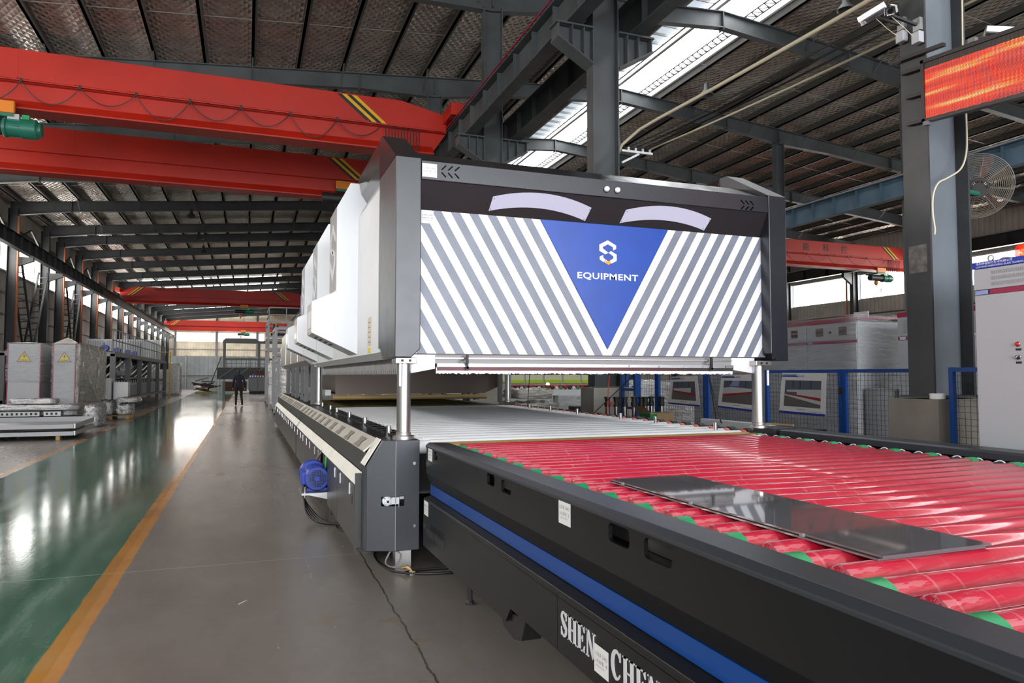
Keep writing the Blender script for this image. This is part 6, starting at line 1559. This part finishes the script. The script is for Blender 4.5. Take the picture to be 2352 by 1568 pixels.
bx = thing('cardboard_box', 'open green and brown cardboard box behind the chrome stanchions', 'box', (5.75, 9.4, 0))
MB().box(5.55, 9.1, .55, 5.95, 9.45, .9).build('carton', M['card'], bx); MB().box(5.54, 9.095, .56, 5.66, 9.4, .89).build('green_side', M['card_green'], bx)
MB().add([(5.55, 9.1, .9), (5.55, 9.45, .9), (5.46, 9.45, 1.0), (5.46, 9.1, 1.0)], [(0, 1, 2, 3)]).build('flap', M['card'], bx)
MB().box(5.5, 9.05, 0, 6.0, 9.5, .55).build('stand', M['wood'], bx)
tag(crumple('plastic_heap', (5.42, 9.0, .02, 5.52, 9.4, .8), M['film_silver'], None, 4, .06, 51), 'clear plastic bag beside the cardboard box', 'plastic bag')
for k, (b, lab, m) in enumerate((((4.98, 13.0, .02, 5.9, 14.2, .62), 'lowest wrapped bundle of the pile behind the far lift pillar', 'film_gold'), ((5.0, 13.1, .73, 5.85, 14.1, .88), 'middle wrapped bundle of the pile behind the far lift pillar', 'film_gold'), ((5.05, 13.1, .99, 5.7, 14.0, 1.14), 'top wrapped bundle of the pile behind the far lift pillar', 'film_gold'), ((6.12, 13.1, .02, 6.9, 14.0, .95), 'slumped clear film over parts beside the wrapped pile', 'film'))):
    wrapped(b, lab, 60 + k, m, .08, 7, 'wrapped pile under the hood')
tag(MB().box(6.0, 12.6, 0, 6.6, 12.9, .85).build('black_board', M['rubber'], None), 'dark board leaning by the concrete pedestal', 'board')
tag(MB().box(4.85, 15.8, 0, 5.2, 16.4, 1.25).build('white_box', M['cab'], None, bevel=.01), 'plain pale box behind the heating zone', 'box')
# second conveyor in the next bay with ball rows and notice boards
c2 = thing('ball_conveyor', 'white framed conveyor with dark red rollers in the next bay', 'conveyor', (9, 21, 0))
MB().box(6.6, 20.9, .82, 12.5, 21.0, 1.0).build('side_rail', M['white'], c2)
for k in range(38): MB().lathe([(.02, 0), (.055, -.01), (.055, -.04), (.02, -.05)], (6.75 + k * .15, 20.9, 1.06), 'y', 10).build('roller_cap', [M['rubber'], M['white'], M['green'], M['poster_red']][k % 4], c2)
for k in range(24): MB().cyl((6.8 + k * .24, 20.95, 1.1), (6.8 + k * .24, 24.5, 1.1), .05, 8).build('roller', M['poster_red'], c2)
for x in (6.9, 9.3, 12.0): MB().box(x - .06, 20.9, 0, x + .06, 21.02, .82).build('leg', M['rackgrey'], c2)
nb = thing('notice_board', 'row of pale notice boards with green and yellow headings on the far partition', 'notice board', (12, 32, 0))
MB().box(8.5, 32, 0, 18, 32.1, 2.6).build('partition', M['cab'], nb)
for k in range(8):
    x = 9.6 + k * 1.0; MB().box(x, 31.95, 1.05, x + .9, 32, 1.75).build('sheet', mat('pale yellow sheet', (.6, .62, .4), .6), nb); MB().box(x, 31.93, 1.1, x + .9, 31.96, 1.25).build('green_heading', mat('lime heading', (.4, .6, .02), .6), nb); MB().box(x, 31.93, 1.02, x + .9, 31.96, 1.08).build('blue_foot', M['steel_blue'], nb)
tag(MB().lathe([(.06, 0), (.05, .05), (.0, .07)], (9.3, 21.6, 1.15), 'z', 10).build('work_lamp', M['glow'], None), 'small lit orange work lamp beyond the far lift pillar', 'lamp')
# blue ladders / racking seen through the gap
for k, (x, y, lab) in enumerate(((6.3, 11.6, 'blue painted ladder post beside the concrete pedestal'), (6.75, 11.9, 'blue painted rack post between pedestal and mesh fence'), (7.3, 12.4, 'blue painted rack post behind the stanchions'), (5.95, 10.2, 'blue painted rack upright close to the concrete pedestal'))):
    o = thing('blue_rack_frame', lab, 'rack', (x, y, 0), 'blue racking behind the furnace')
    for d in (0, .45): MB().box(x - .03, y + d - .03, 0, x + .03, y + d + .03, 2.2).build('post', M['fence'], o)
    for z in (.3, .6, .9, 1.2, 1.5, 1.8, 2.1): MB().box(x - .02, y, z, x + .02, y + .45, z + .04).build('rung', M['fence'], o)
tag(crumple('film_stock', (7.0, 12.7, 0, 8.9, 13.6, 1.3), M['film_silver'], None, 8, .08, 71), 'silver film wrapped stock behind the blue racking', 'wrapped stock')
fp2 = fence_panel(6.1, 9.82, 11.1, 'blue framed mesh panel at the end of the fence by the racking')

# ------------------------------------------------------------------ the walking person
pe = thing('person', 'person in a dark jacket and dark trousers walking away along the aisle', 'person', (-.3, 36.8, 0))
def skinned(name, verts, edges, radii, m, parent, sub=2):
    me = bpy.data.meshes.new(name); me.from_pydata(verts, edges, []); o = bpy.data.objects.new(name, me); COL.objects.link(o)
    sk = o.modifiers.new('skin', 'SKIN'); sk.use_smooth_shade = True
    for i, r_ in enumerate(radii): me.skin_vertices[0].data[i].radius = r_ if isinstance(r_, tuple) else (r_, r_)
    me.skin_vertices[0].data[0].use_root = True
    ss = o.modifiers.new('smooth', 'SUBSURF'); ss.levels = ss.render_levels = sub
    dg = bpy.context.evaluated_depsgraph_get(); dg.update(); nm = bpy.data.meshes.new_from_object(o.evaluated_get(dg)); bpy.data.objects.remove(o)
    nm.materials.clear(); nm.materials.append(m); 
    for p in nm.polygons: p.use_smooth = True
    q = bpy.data.objects.new(name, nm); COL.objects.link(q); q.parent = parent; return q
V = [(0, 0, .95), (0, .01, 1.15), (0, .03, 1.36), (0, .04, 1.46), (0, .05, 1.53), (0, .07, 1.6), (0, .07, 1.72),
     (-.1, 0, .9), (-.11, .08, .5), (-.12, .02, .1), (-.12, .12, .05),
     (.1, 0, .9), (.12, .02, .5), (.16, -.14, .13), (.17, -.05, .05),
     (-.18, .03, 1.4), (-.25, .0, 1.14), (-.27, .1, .9), (-.27, .14, .82),
     (.18, .03, 1.4), (.26, -.02, 1.13), (.28, .08, .9), (.285, .12, .82)]
Ed = [(0, 1), (1, 2), (2, 3), (3, 4), (4, 5), (5, 6), (0, 7), (7, 8), (8, 9), (9, 10), (0, 11), (11, 12), (12, 13), (13, 14), (2, 15), (15, 16), (16, 17), (17, 18), (2, 19), (19, 20), (20, 21), (21, 22)]
Ra = [(.15, .11), (.15, .11), (.17, .12), .06, .055, .085, .075, .095, .065, .05, .045, .095, .065, .05, .045, .075, .055, .045, .04, .075, .055, .045, .04]
body = skinned('body', V, Ed, Ra, M['navy'], pe)
bmats = [M['trouser'], M['skin'], M['hair']]
for m_ in bmats: body.data.materials.append(m_)
for p in body.data.polygons:
    c = p.center
    if c.z < .93 and abs(c.x) < .24: p.material_index = 1
    elif c.z > 1.5: p.material_index = 3 if (c.z > 1.64 or c.y < .07) else 2
    elif c.z < .87 and abs(c.x) > .24: p.material_index = 2
# five fingers on each hand, ears and face on the far side of the head
for s in (-1, 1):
    hx, hy, hz = s * .275, .14 if s < 0 else .12, .82
    for k in range(5):
        dx = (k - 2) * .014; ln = (.05, .075, .085, .078, .06)[k]
        MB().tube([(hx + (0 if k else -s * .03), hy + dx, hz), (hx, hy + dx + .008, hz - ln * .6), (hx - s * .008, hy + dx + .022, hz - ln)], [.0095, .009, .007], 6).build('finger', M['skin'], pe, keep=True)
    MB().lathe([(.004, -.012), (.028, -.006), (.028, .006), (.004, .012)], (s * .083, .075, 1.655), 'x', 10).build('ear', M['skin'], pe, keep=True)
MB().lathe([(.002, .03), (.014, 0), (.002, -.004)], (0, .145, 1.645), 'y', 8).build('nose', M['skin'], pe, keep=True)
